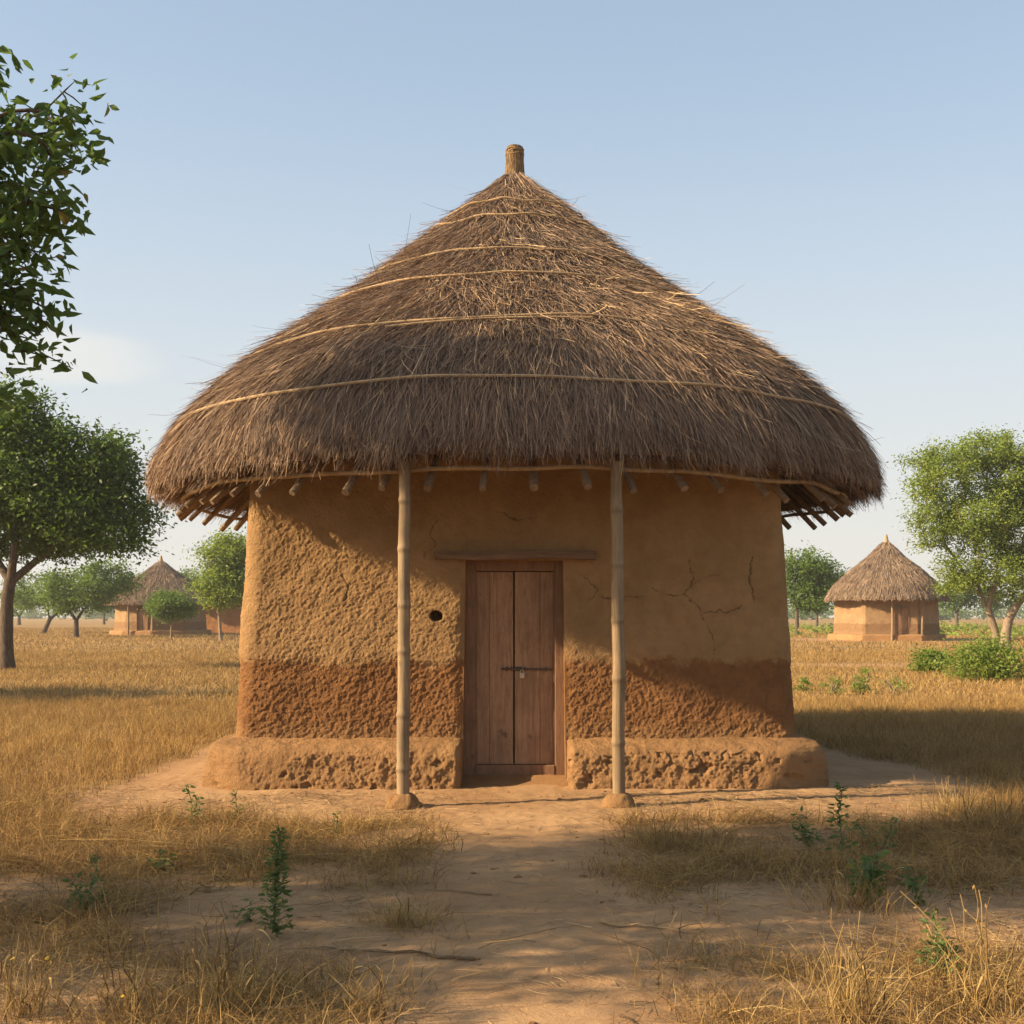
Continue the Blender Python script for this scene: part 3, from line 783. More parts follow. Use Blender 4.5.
# ------------------------------------------------------------------ far huts
M['wall_far'] = mat_mud('mud_wall_far', band=1.0, up=(.30, .198, .108), low=(.235, .142, .074))
M['wall_orange'] = mat_mud('mud_wall_orange', up=(.38, .19, .085))
THFAR = [(0, (.15, .105, .075)), (.5, (.27, .19, .13)), (.9, (.37, .265, .17)), (1, (.45, .33, .20))]
M['thatch_far'] = mat_thatch('thatch_far', THFAR)
def far_hut(name, label, x, y, R, eave, apex, wall_r, sides, rot, wall_top, posts, door_px=None, group='thatched huts in the distance', n=24000, mats=('thatch_far', 'wall_far'), patch=False, rnd_shift=0):
    t = thing(name, label, 'hut', (x, y, 0), 0, group)
    h = apex - eave
    P = np.array([(.08, apex), (.06 * R + .1, apex - .05 * h), (.30 * R, eave + h * .72), (.60 * R, eave + h * .475), (.85 * R, eave + h * .235), (.97 * R, eave + h * .05), (R, eave - .06), (R, eave - .2)])
    b = MB(); bd = P.copy(); bd[:, 0] -= .03; bd[:, 1] -= .03
    lathe(b, list(bd[:-1]) + [(R * .9, eave - .05), (R * .6, eave + .25 * h), (.05, apex - .4)], 48, 1, .04, rnd=.4)
    ae = arc(P)[-2]
    strands(b, P, n, 0, ae - .05, (.018, .035), (.35, .7), ae - .02, pts=4, lift=.03, dev=.09, swirl=.15, seed=int(abs(x)) + 40, depth=.025)
    rf_ = b.build('roof', [M[mats[0]], M['under']], t)
    c = MB(); lathe(c, [(.0, apex - .15), (.20, apex - .12), (.13, apex + .1), (.08, apex + .34), (.05, apex + .38), (0, apex + .38)], 12, rnd=.85); c.build('roof_peak', M[mats[0]], rf_)
    # faceted mud wall with slightly rounded corners
    w = MB(); th = rot + np.arange(sides) * 2 * np.pi / sides
    cor = np.stack([np.cos(th), np.sin(th)], -1) * wall_r
    pts = []
    for k in range(sides):
        a, bq = cor[k], cor[(k + 1) % sides]
        for f in (.03, .1, .3, .5, .7, .9, .97): pts.append(a + (bq - a) * f)
    pts = np.array(pts); zs = np.concatenate([[.0], np.linspace(.1, wall_top, 14)])
    NPp = len(pts)
    V = np.stack([np.broadcast_to(pts[:, 0] * 1.0, (15, NPp)) * (1 - .015 * zs[:, None]), np.broadcast_to(pts[:, 1], (15, NPp)) * (1 - .015 * zs[:, None]), np.broadcast_to(zs[:, None], (15, NPp))], -1)
    V = V + .035 * fbm(V[..., 0] * 2, V[..., 1] * 2, V[..., 2] * 2, 91, 3)[..., None] * np.array([1, 1, 0])
    i_ = np.arange(14)[:, None] * NPp; j_ = np.arange(NPp)[None]; jn = (j_ + 1) % NPp
    w.add(V.reshape(-1, 3), np.stack(np.broadcast_arrays(i_ + j_, i_ + jn, i_ + NPp + jn, i_ + NPp + j_), -1).reshape(-1, 4), crack=0)
    w.build('wall', M[mats[1]], t)
    # low bench round the foot
    w = MB(); k_ = pts * (1 + .32 / wall_r); v = np.concatenate([np.column_stack([k_ * (1 + .03 / wall_r), 0 * k_[:, 0] - .05]), np.column_stack([k_, 0 * k_[:, 0] + .30]), np.column_stack([k_ * (1 - .05 / wall_r), 0 * k_[:, 0] + .36]), np.column_stack([pts * .97, 0 * k_[:, 0] + .4])])
    v = v + .03 * fbm(v[:, 0] * 2, v[:, 1] * 2, v[:, 2] * 3, 92, 2)[:, None]
    i_ = np.arange(3)[:, None] * NPp
    w.add(v, np.stack(np.broadcast_arrays(i_ + j_, i_ + jn, i_ + NPp + jn, i_ + NPp + j_), -1).reshape(-1, 4), crack=0)
    w.build('plinth', M['plinth'], t)
    for q, dy in posts:
        b = MB(); xq = (q - 512) / FPX * (y + dy) - x
        b.tube([(xq, dy, 0), (xq + .03, dy, 1.2), (xq, dy + .03, eave + .25)], [.075, .07, .06], 8); b.build('post', M['pole'], t)
    if door_px:
        p0, p1, ztop, dy = door_px
        xa = (p0 - 512) / FPX * (y + dy) - x; xb = (p1 - 512) / FPX * (y + dy) - x
        b = MB(); b.box(xa - .09, xa, dy - .03, dy + .3, .05, ztop + .1, bev=.01); b.box(xb, xb + .09, dy - .03, dy + .3, .05, ztop + .1, bev=.01); b.box(xa, xb, dy - .035, dy + .3, ztop, ztop + .1, bev=.01)
        d = b.build('door_frame', M['frame'], t)
        for u0, u1 in ((xa, (xa + xb) / 2 - .008), ((xa + xb) / 2 + .008, xb)):
            b = MB(); b.box(u0, (u0 + u1) / 2 - .004, dy + .02, dy + .2, .06, ztop, bev=.008); b.box((u0 + u1) / 2 + .004, u1, dy + .02, dy + .2, .06, ztop, bev=.008); b.build('door_leaf', M['door'], t)
    return t

HYR = 70.0; HXR = (886 - 512) / FPX * HYR
ap = 3.02
far_hut('thatched_hut', 'small mud hut with cone thatch roof standing alone at right, dry yard in front', HXR, HYR, 3.55, 2.45, 5.95, 3.12, 6, -.20, 2.75,
        [(892, -3.0), (922, -3.0)], (895, 908, 1.85, -2.80))
HYL = 88.0; HXL = (161 - 512) / FPX * HYL
far_hut('thatched_hut', 'distant mud hut with dark cone thatch, partly hidden by a round bush', HXL, HYL, 4.0, 2.35, 5.6, 3.4, 10, math.pi / 10 + .1, 2.85,
        [(128, -3.5), (152, -3.5)], (138, 147, 1.95, -3.33))
# the long low house behind it
hl = thing('mud_house', 'low mud-walled house with sunlit orange end behind the distant left hut', 'house', ((224 - 512) / FPX * 97, 97, 0))
hl.scale = (1.1, 1.1, 1.1)
b = MB()
V = []; x0, x1, y0, y1 = -1.35, 5.4, -2.0, 2.2
xs = np.linspace(x0, x1, 30); zs = np.linspace(0, 2.55, 10)
ring = [(x, y0) for x in xs] + [(x1, y) for y in np.linspace(y0, y1, 14)[1:]] + [(x, y1) for x in xs[::-1][1:]] + [(x0, y) for y in np.linspace(y1, y0, 14)[1:-1]]
ring = np.array(ring); NPp = len(ring)
V = np.stack(np.broadcast_arrays(ring[:, 0][None] * np.ones((10, 1)), ring[:, 1][None] * np.ones((10, 1)), zs[:, None] * np.ones((1, NPp))), -1).astype(float)
V = V + .03 * fbm(V[..., 0] * 2, V[..., 1] * 2, V[..., 2] * 2, 93, 3)[..., None] * np.array([1, 1, 0])
i_ = np.arange(9)[:, None] * NPp; j_ = np.arange(NPp)[None]; jn = (j_ + 1) % NPp
b.add(V.reshape(-1, 3), np.stack(np.broadcast_arrays(i_ + j_, i_ + jn, i_ + NPp + jn, i_ + NPp + j_), -1).reshape(-1, 4), crack=0)
b.build('wall', M['wall_orange'], hl)
b = MB()   # hipped thatch
ov = .7; ra, rb = -.2, 4.2
e = np.array([(x0 - ov, y0 - ov, 2.3), (x1 + ov, y0 - ov, 2.3), (x1 + ov, y1 + ov, 2.3), (x0 - ov, y1 + ov, 2.3)]); rdg = np.array([(ra, .1, 4.0), (rb, .1, 4.0)])
lo_ = e - np.array([0, 0, .22])
v = np.concatenate([e, rdg, lo_])
b.add(v, [(0, 1, 5, 4), (2, 3, 4, 5), (0, 6, 7, 1), (1, 7, 8, 2), (2, 8, 9, 3), (3, 9, 6, 0), (6, 9, 8, 7)], [(1, 2, 5), (3, 0, 4)], mat=1, rnd=.4)
for (A0, A1, B0, B1) in ((e[0], e[1], rdg[0], rdg[1]), (e[1], e[2], rdg[1], rdg[1]), (e[3], e[0], rdg[0], rdg[0])):
    n = 1500; uu = rng.random(n)[:, None]; t0 = rng.random(n)[:, None] * .9
    top = B0 + (B1 - B0) * uu; bot = A0 + (A1 - A0) * uu
    t = np.linspace(0, 1, 3)[None, :, None]
    pt = bot[:, None] + (top - bot)[:, None] * np.clip(t0[:, None] + .22 - .30 * t, -.06, 1) + np.array([0, 0, .05])
    b.ribbons(pt, np.full((n, 3), .05), (A1 - A0) + .3 * rng.normal(size=(n, 3)))
b.build('roof', [M['thatch_far'], M['under']], hl)

# ------------------------------------------------------------------ trees
def leaf_quads(mb, C, size, ratio, droop=.3, kind='flat', rnd=None, outward=None):
    """C [N,3] leaf bases; leaves are pointed blades"""
    N = len(C)
    d = rng.normal(size=(N, 3)); d[:, 2] = d[:, 2] * .6 - droop
    if outward is not None: d = d + outward
    d = norm(d); s = norm(np.cross(d, rng.normal(size=(N, 3)))); up = np.cross(s, d)
    L = (size * rng.uniform(.5, 1.35, N))[:, None]; W = L * ratio
    if rnd is None: rnd = rng.random(N)
    k = np.arange(N)
    if kind == 'flat':
        v = np.stack([C, C + d * L * .45 + s * W * .5, C + d * L, C + d * L * .45 - s * W * .5], 1).reshape(-1, 3)
        mb.add(v, np.stack([k * 4, k * 4 + 1, k * 4 + 2, k * 4 + 3], 1), rnd=np.repeat(rnd, 4))
    else:   # folded, pointed leaf with a midrib
        f = up * W * .22
        bend = -up * L * .10 * rng.random((N, 1))
        v = np.stack([C, C + d * L * .28 + s * W * .46 + f, C + d * L * .28, C + d * L * .28 - s * W * .46 + f,
                      C + d * L * .62 + s * W * .36 + f * .8 + bend, C + d * L * .62 + bend, C + d * L * .62 - s * W * .36 + f * .8 + bend, C + d * L + bend * 2.2], 1).reshape(-1, 3)
        b = k[:, None] * 8
        q4 = np.concatenate([b + np.array([[2, 1, 4, 5]]), b + np.array([[3, 2, 5, 6]])])
        q3 = np.concatenate([b + np.array([[0, 1, 2]]), b + np.array([[0, 2, 3]]), b + np.array([[5, 4, 7]]), b + np.array([[6, 5, 7]])])
        mb.add(v, q4, q3, rnd=np.repeat(rnd, 8))

def grow(trunks, clusters, r_twig=.012, power=2.3, jit=.08):
    """trunks: list of (points, r0, r1). clusters [K,3]. Returns list of (pts, radii) for tubes and the twig ends."""
    nodes = []; par = []
    for pts, r0, r1 in trunks:
        pts = np.asarray(pts, float)
        last = -1
        for k, p in enumerate(pts):
            if k == 0 and nodes:      # a second stem starts on the nearest node
                dd_ = [np.linalg.norm(p - q) for q in nodes]; j = int(np.argmin(dd_))
                if dd_[j] < .6: last = j; continue
            nodes.append(p); par.append(last); last = len(nodes) - 1
    ntr = len(nodes)
    base = nodes[0]
    order = np.argsort(np.linalg.norm(clusters - nodes[ntr - 1], axis=1))
    ends = []
    usable = [i for i in range(ntr) if par[i] != -1 and (nodes[i][2] > .55 * max(q[2] for q in nodes))] or list(range(ntr))
    depth = {i: 0.0 for i in usable}
    for ci in order:
        c = clusters[ci]
        U = np.array([nodes[i] for i in usable]); dist = np.linalg.norm(U - c, axis=1)
        cost = dist + .45 * np.array([depth[i] for i in usable]) + 1.2 * np.maximum(0, U[:, 2] - c[2] - .1)
        j = usable[int(np.argmin(cost))]; p = nodes[j]; d = np.linalg.norm(c - p)
        n = int(np.clip(round(d / max(.25, d / 5)), 2, 5)); last = j
        mid = (p + c) / 2 + np.array([0, 0, .12 * d]) + rng.normal(size=3) * jit * d
        for t in np.linspace(0, 1, n + 1)[1:]:
            q = (1 - t)**2 * p + 2 * t * (1 - t) * mid + t * t * c
            nodes.append(q); par.append(last); last = len(nodes) - 1; usable.append(last); depth[last] = depth[j] + d * t
        ends.append(last)
    cnt = np.zeros(len(nodes))
    for e_ in ends: cnt[e_] += 1
    for i in range(len(nodes) - 1, -1, -1):
        if par[i] >= 0: cnt[par[i]] += cnt[i]
    rad = r_twig * np.maximum(cnt, .6)**(1 / power)
    return nodes, par, rad, ntr

def tree(name, label, cat, loc, trunks, lobes, K, per, leaf_size, ratio=.45, spread=.4, mats=('bark_dark', 'leaf_dark'), r_twig=.012, kind='flat', group=None, flare=1.5, droop=.3, sides=7, extra=None, trunk_scale=1.0, extra_leaf=None, shell=.55):
    t = thing(name, label, cat, loc, 0, group)
    cl = []
    tot = sum(l[3] * l[4] * l[5] for l in lobes)
    for (cx_, cy_, cz_, rx, ry, rz) in lobes:
        n = max(3, int(.72 * K * rx * ry * rz / tot))
        d = norm(rng.normal(size=(n, 3))); rr = rng.random(n)**(1 / 3) * (1 - shell) + shell * rng.uniform(.82, 1, n)
        cl.append(np.array([cx_, cy_, cz_]) + d * (rr * rng.choice([.7, .95, 1.0, 1.2], n))[:, None] * np.array([rx, ry, rz]))
    if extra is not None: cl.append(np.asarray(extra, float))
    n_own = sum(len(q) for q in cl) - (0 if extra is None else len(extra))
    cl = np.concatenate(cl)
    nodes, par, rad, ntr = grow(trunks, cl, r_twig)
    b = MB(); kids = {}
    for i, p in enumerate(par): kids.setdefault(p, []).append(i)
    N = np.array(nodes)
    base_r = {}
    for pts, r0, r1 in trunks:
        pass
    k0 = 0
    for ti, (pts, r0, r1) in enumerate(trunks):
        pts = np.asarray(pts, float); m_ = len(pts)
        # smooth the trunk
        tt = np.linspace(0, m_ - 1, m_ * 6); P_ = np.stack([np.interp(tt, np.arange(m_), pts[:, q]) for q in range(3)], -1)
        for _ in range(3): P_[1:-1] = (P_[:-2] + 2 * P_[1:-1] + P_[2:]) / 4
        rr = np.linspace(r0, r1, len(P_)); 
        if ti == 0 or pts[0][2] < .2: rr = rr * (1 + (flare - 1) * np.exp(-np.linspace(0, 1, len(P_)) * 14))
        rr = rr * (1 + .06 * pnoise(P_[:, 2] * 3, P_[:, 0], P_[:, 1], 95))
        b.tube(P_, rr, 12)
    rmax = min(q[2] for q in trunks) * 1.0
    rad = np.minimum(rad, rmax) * trunk_scale
    # chains of branch nodes
    done = set()
    for i in range(ntr, len(nodes)):
        if i in done: continue
        ch = [par[i], i]; done.add(i)
        while True:
            ks = [q for q in kids.get(ch[-1], []) if q not in done]
            if not ks: break
            q = max(ks, key=lambda z: rad[z]); ch.append(q); done.add(q)
        rr = rad[ch]; rr[0] = rr[1]
        rr = rr.copy(); rr[-1] *= .5
        b.tube(N[ch], rr, sides if rr[0] > .03 else 4, cap=False)
    b.build('trunk', M[mats[0]], t, smooth_shade=True)
    lv = MB()
    own_cl = cl
    if extra_leaf:
        e_n, e_size, e_spread = extra_leaf
        C = np.repeat(cl[n_own:], e_n, axis=0); off = rng.normal(size=C.shape) * e_spread * np.array([1, 1, .7]); off *= np.minimum(1, 1.5 * e_spread / np.maximum(np.linalg.norm(off, axis=1, keepdims=True), 1e-6))
        leaf_quads(lv, C + off, e_size, ratio, droop, kind)
        cl = cl[:n_own]
    sizes = rng.uniform(.6, 1.4, len(cl))
    rep = np.maximum(1, (per * sizes).astype(int))
    C = np.repeat(cl, rep, axis=0); sz = np.repeat(sizes, rep)
    off = rng.normal(size=C.shape) * spread * np.array([1, 1, .62])
    C = C + off * (np.sqrt(sz))[:, None]
    rndc = np.repeat(rng.random(len(cl)), rep)
    leaf_quads(lv, C, leaf_size, ratio, droop, kind, np.clip(.55 * rndc + .45 * rng.random(len(C)), 0, .999), outward=norm(off) * .5)
    # leaves along the twigs
    tw = [i for i in range(ntr, len(nodes)) if rad[i] < r_twig * 2.2 and (not extra_leaf or N[i][0] < extra[:, 0].min() - .4)]
    if tw:
        tw = np.array(tw); pp_ = N[np.array(par)[tw]]; n2 = int(len(C) * .25)
        k = rng.integers(0, len(tw), n2); f = rng.random(n2)[:, None]
        leaf_quads(lv, N[tw[k]] * f + pp_[k] * (1 - f) + rng.normal(size=(n2, 3)) * spread * .25, leaf_size, ratio, droop, kind)
    lv.build('crown', M[mats[1]], t)
    return t

def W(pxx, pyy, d):      # world point at picture position and depth
    return np.array([(pxx - 512) / FPX * d, d, EYE + (615 - pyy) / FPX * d])

# --- big shade tree at the left, only its right-hand sprays reach into view
NT_X, NT_Y = -8.6, 4.3
vis = []
for (qx, qy, d) in [(8, 60, 6.4), (-4, 100, 6.3), (60, 110, 6.4), (85, 115, 6.5), (100, 118, 6.3), (30, 130, 6.4), (72, 140, 6.2), (95, 165, 6.3), (50, 160, 6.6), (15, 165, 6.3), (35, 185, 6.5), (62, 185, 6.2), (5, 200, 6.5),
                    (25, 215, 6.3), (55, 215, 6.5), (80, 212, 6.3), (98, 225, 6.3), (70, 240, 6.4), (40, 240, 6.2), (10, 235, 6.5), (20, 262, 6.4), (48, 265, 6.3), (12, 285, 6.2), (30, 290, 6.5), (62, 300, 6.3), (72, 303, 6.5), (45, 300, 6.4), (8, 310, 6.4), (35, 318, 6.3),
                    (-40, 90, 6.5), (-50, 140, 6.3), (-60, 200, 6.5), (-55, 330, 6.4), (-60, 260, 6.3), (-80, 170, 6.4), (-85, 230, 6.4), (-90, 300, 6.4), (-25, 350, 6.3), (10, 140, 6.3), (28, 160, 6.5), (-5, 160, 6.4), (-5, 215, 6.3), (18, 200, 6.4), (-10, 265, 6.4), (5, 255, 6.4), (5, 20 + 100, 6.6), (-20, 180, 6.4), (-30, 250, 6.3), (-30, 300, 6.4), (-25, 130, 6.2), (-15, 40, 6.3), (5, 385, 6.4), (18, 388, 6.5), (25, 330, 6.5), (46, 335, 6.4)]:
    p = W(qx, qy, d); vis.append(p - np.array([NT_X, NT_Y, 0]))
VIS = np.array(vis) - np.array([.17, 0, 0])
VIS = np.concatenate([VIS] + [VIS + rng.normal(size=VIS.shape) * np.array([.085, .10, .085]) for _ in range(4)])
tree('shade_tree', 'leafy branches of a nearby tree hanging in from the top left', 'tree', (NT_X, NT_Y, 0),
     [([(0, 0, -.1), (.05, .1, 1.0), (.2, .1, 2.0), (.6, .3, 2.9), (1.6, .7, 3.6)], .30, .14), ([(.2, .1, 2.0), (-.5, -.2, 3.0), (-1.6, -.2, 4.0)], .17, .10), ([(.6, .3, 2.9), (.8, -.1, 3.9), (.9, -.1, 4.8)], .15, .08)],
     [(-3.6, -.6, 4.2, 2.0, 1.2, 1.0), (-1.6, .0, 5.4, 2.0, 1.2, 1.0), (.7, .2, 5.6, 2.0, 1.3, .9), (2.7, .8, 4.6, 1.6, 1.2, .9), (1.2, -.6, 3.9, 1.8, 1.0, .7), (.2, 2.7, 7.5, 1.5, .9, .8), (.2, 2.7, 7.5, 1.3, .8, .7), (-.6, 2.6, 7.5, 1.2, .8, .7)], 560, 80, .105, .42, .27, ('bark_dark', 'leaf_near'), .0042, 'leaf', extra=VIS, extra_leaf=(10, .098, .085), droop=.55, shell=.4)

# --- tree at left edge, middle distance
ty_ = 31.8; tx_ = (7 - 512) / FPX * ty_
def lobe(qx, qy, rpx, rpy, base, depth=None, dy=0.0):
    d = base[1] + dy; p = W(qx, qy, d); k = d / FPX
    return (p[0] - base[0], dy, p[2], rpx * k, (depth or rpx) * k, rpy * k)
bs = (tx_, ty_)
tree('savanna_tree', 'large dark spreading tree with thick trunk at the left edge of the field', 'tree', (tx_, ty_, 0),
     [([(0, 0, -.1), (-.02, 0, .9), (0, 0, 1.9), (.1, 0, 2.5)], .19, .15), ([(.1, 0, 2.4), (.9, .1, 3.1), (1.7, .2, 3.9)], .11, .06), ([(.1, 0, 2.4), (.35, -.3, 3.5), (.4, -.4, 4.6)], .12, .07), ([(.1, 0, 2.4), (-.6, .3, 3.3), (-1.3, .4, 4.4)], .12, .07)],
     [lobe(20, 470, 55, 40, bs), lobe(85, 455, 42, 30, bs), lobe(60, 505, 55, 30, bs), lobe(125, 510, 30, 24, bs), lobe(-40, 480, 55, 45, bs), lobe(15, 425, 42, 24, bs), lobe(108, 536, 34, 14, bs, dy=-.5), lobe(110, 475, 32, 26, bs), lobe(30, 540, 45, 18, bs, dy=1), lobe(70, 535, 30, 16, bs, dy=1.2), lobe(140, 535, 16, 18, bs), lobe(20, 398, 20, 14, bs)],
     600, 170, .135, .45, .30, ('bark_dark', 'leaf_dark'), .010)

# --- off to the left: the tree whose shadow lies across the field
tree('savanna_tree', 'tree standing left of the view whose long shadow crosses the dry field', 'tree', (-17.5, 19.5, 0),
     [([(0, 0, -.1), (.1, 0, 1.2), (0, .1, 2.4), (.1, .1, 3.2)], .28, .16)], [(0, 0, 4.6, 3.0, 2.0, 1.3), (1.2, .3, 3.9, 2.2, 1.8, .9)], 120, 60, .2, .45, .4, ('bark_dark', 'leaf_dark'), .014)

# --- far trees on the left
def far_tree(label, qx, by, lobes, trunk_px, mats=('bark_dark', 'leaf_mid'), K=70, per=60, ls=.30, cat='tree', name='savanna_tree', group='trees in the distance', tr=.13, sp=.45, lean=0.0, forks=True):
    d = EYE * FPX / (by - 615); x = (qx - 512) / FPX * d; bs = (x, d); k = d / FPX
    h = trunk_px * k
    tr_list = [([(0, 0, -.05), (lean * .3, 0, h * .5), (lean * .6, .05, h)], tr, tr * .72)]
    if forks: tr_list += [([(lean * .6, .05, h), (lean + .5 * h * .7, .2, h * 1.6)], tr * .55, tr * .35), ([(lean * .6, .05, h), (lean - .5 * h * .7, -.2, h * 1.6)], tr * .55, tr * .35)]
    return tree(name, label, cat, (x, d, 0), tr_list, [lobe(*l, bs) for l in lobes], int(K * 1.3), int(per * 1.5), ls * .68, .5, sp * .85, mats, .012, group=group, sides=5)
far_tree('mid green forked tree in the field between the dark tree and the left hut', 76, 637.5, [(80, 590, 34, 20), (105, 580, 26, 20), (60, 600, 22, 14), (120, 575, 14, 14)], 17, tr=.21, K=120, per=70)
far_tree('small leaning tree with a v-shaped trunk near the left edge of the field', 43, 633.5, [(40, 590, 28, 18), (20, 597, 20, 14), (58, 600, 16, 10)], 14, tr=.22, lean=.9)
far_tree('dark tree close to the left end of the distant left hut', 131, 628, [(118, 592, 18, 18), (132, 598, 12, 12), (104, 598, 12, 14)], 9, ('bark_dark', 'leaf_dark'), tr=.35, ls=.4)
far_tree('tiny far tree on the horizon beside the thick trunk at left', 19, 625, [(18, 602, 14, 10)], 8, ('bark_dark', 'leaf_dark'), K=30, tr=.3, ls=.55, sp=.6)
far_tree('tiny thin far tree on the horizon left of the dark tree by the hut', 104, 624.5, [(104, 602, 8, 8)], 10, ('bark_dark', 'leaf_dark'), K=20, tr=.22, ls=.5, sp=.5)
far_tree('round bushy green tree rising behind the roof of the distant left hut', 192, 630, [(188, 580, 12, 11), (202, 585, 14, 14)], 16, K=40, tr=.2, ls=.35)
far_tree('bright green tree with thin pale bent trunk beside the big hut wall', 221, 641.5, [(222, 560, 20, 24), (235, 575, 16, 26), (212, 585, 14, 18), (232, 548, 14, 14), (225, 597, 18, 10)], 36, ('bark_pale', 'leaf_light'), K=130, per=80, tr=.11, ls=.26, lean=-.25, forks=False)
far_tree('small round green bush tree in front of the distant left hut', 171, 639.5, [(170, 605, 19, 13), (160, 606, 11, 11), (181, 608, 11, 11)], 14, ('bark_pale', 'leaf_mid'), K=80, per=90, ls=.2, cat='bush', name='bush', tr=.06, sp=.3, group='bushes in the field')
# --- far trees on the right
far_tree('bushy green tree right behind the big hut\'s right wall edge', 797, 635.5, [(805, 568, 22, 18), (822, 580, 20, 20), (795, 590, 14, 18), (812, 600, 20, 12)], 26, K=130, per=75, tr=.16, ls=.3)
far_tree('thin-stemmed dark tree between the bushy tree and the right hut', 817, 629.5, [(822, 590, 16, 14), (830, 600, 10, 9)], 14, ('bark_dark', 'leaf_dark'), K=50, tr=.18, ls=.4)
far_tree('small dark tree just right of the right hut', 957, 629, [(958, 592, 18, 14), (948, 600, 14, 10), (970, 598, 12, 10)], 16, K=60, tr=.2, ls=.38)
far_tree('thin young tree behind the pale forked trunk at right', 992, 628, [(990, 598, 12, 10), (1002, 600, 10, 8)], 14, ('bark_dark', 'leaf_dark'), K=30, tr=.13, ls=.42)

# --- big light green tree at right
ty2 = EYE * FPX / (649 - 615); tx2 = (1006 - 512) / FPX * ty2; bs = (tx2, ty2); k_ = ty2 / FPX
tree('savanna_tree', 'tall light green feathery tree with pale forked trunk at the right edge', 'tree', (tx2, ty2, 0),
     [([(0, 0, -.1), (-.02, 0, .6), (.1, 0, 1.3), (.5, 0, 2.0), (1.1, .1, 2.6)], .24, .15), ([(-.25, .3, -.1), (-.4, .2, .9), (-.75, .1, 1.7), (-.65, 0, 2.5), (-.4, 0, 3.0)], .16, .10), ([(-.75, .1, 1.7), (-1.05, .1, 2.4), (-1.3, .1, 3.1)], .09, .06)],
     [lobe(945, 475, 32, 28, bs), lobe(985, 450, 34, 18, bs), lobe(1015, 470, 34, 34, bs), lobe(935, 520, 26, 22, bs), lobe(975, 515, 40, 34, bs), lobe(1030, 530, 40, 42, bs), lobe(965, 565, 26, 24, bs), lobe(1005, 575, 34, 22, bs), lobe(1050, 480, 40, 42, bs), lobe(955, 590, 14, 16, bs), lobe(922, 478, 16, 22, bs)],
     620, 150, .145, .42, .30, ('bark_pale', 'leaf_light'), .011)

# --- bushes and low shrubs on the right
def shrub(label, qx, by, wpx, hpx, K, per, ls, mats=('bark_pale', 'leaf_light'), name='bush', group='bushes in the field', sp=None):
    d = EYE * FPX / (by - 615); x = (qx - 512) / FPX * d; k = d / FPX; w, h = wpx * k / 2, hpx * k
    n = max(3, K // 6)
    tr_list = []
    for q in range(n):
        a = rng.uniform(0, 6.28); tr_list.append(([(rng.normal() * .1 * w, rng.normal() * .1 * w, -.02), (math.cos(a) * w * .3, math.sin(a) * w * .3, h * .4), (math.cos(a) * w * .55, math.sin(a) * w * .55, h * .7)], .018, .008))
    return tree(name, label, 'shrub' if name == 'shrub' else 'bush', (x, d, 0), tr_list, [(0, 0, h * .45, w, w * .8, h * .5), (w * .15, 0, h * .65, w * .6, w * .6, h * .38)], K * 2, int(per * 1.3), ls * .62, .5, sp or w * .2, mats, .006, group=group, sides=4, shell=.4)
shrub('wide leafy green bush at the foot of the pale forked tree', 985, 681, 84, 40, 60, 60, .12)
shrub('small green bush left of the wide bush under the pale tree', 930, 674, 36, 24, 34, 55, .12)
shrub('low green shrub in dry grass nearest to the right wall of the hut', 804, 694, 18, 17, 8, 26, .07, name='shrub', group='low green shrubs in the grass')
shrub('low pale shrub, middle one of the row beyond the right wall', 832, 695, 24, 20, 8, 26, .07, name='shrub', group='low green shrubs in the grass')
shrub('fullest green shrub of the row beyond the right wall', 862, 694, 26, 24, 11, 34, .075, name='shrub', group='low green shrubs in the grass')
shrub('thin straggly shrub at the right end of the shrub row', 893, 692, 34, 18, 7, 20, .07, name='shrub', group='low green shrubs in the grass')

# --- far wood along the horizon and low scrub
lv = MB()
n = 260
ang = rng.uniform(-.56, .56, n); dist = rng.uniform(330, 560, n)
cx_ = np.tan(ang) * dist; hgt = rng.uniform(2.5, 6.0, n) * (.7 + .5 * (pnoise(ang * 14, 0, 0, 44) + .3))
rep = 130
C = np.repeat(np.stack([cx_, dist, hgt * .5], 1), rep, 0); hh = np.repeat(np.maximum(hgt, 1.5), rep)
d = norm(rng.normal(size=C.shape)) * (rng.random(len(C))**.4)[:, None]
C = C + d * np.stack([hh * 1.3, hh * 1.0, hh * .5], 1)
C[:, 2] = np.maximum(C[:, 2], .1)
leaf_quads(lv, C, 1.3, .6, .1)
fw = lv.build('distant_woodland', M['leaf_dark']); tag(fw, 'hazy line of distant woodland along the horizon', 'woodland', kind='stuff')
lv = MB()
n = 190
yy = rng.uniform(78, 150, n); xx = rng.uniform(.18, .56, n) * yy
C = np.repeat(np.stack([xx, yy, 0 * xx], 1), 30, 0) + rng.normal(size=(n * 30, 3)) * np.array([.7, .7, .25]); C[:, 2] = np.abs(C[:, 2]) + .05
leaf_quads(lv, C, .35, .5, .0)
fs = lv.build('low_scrub', M['leaf_light']); tag(fs, 'low green scrub growing in the far field at right', 'scrub', kind='stuff')

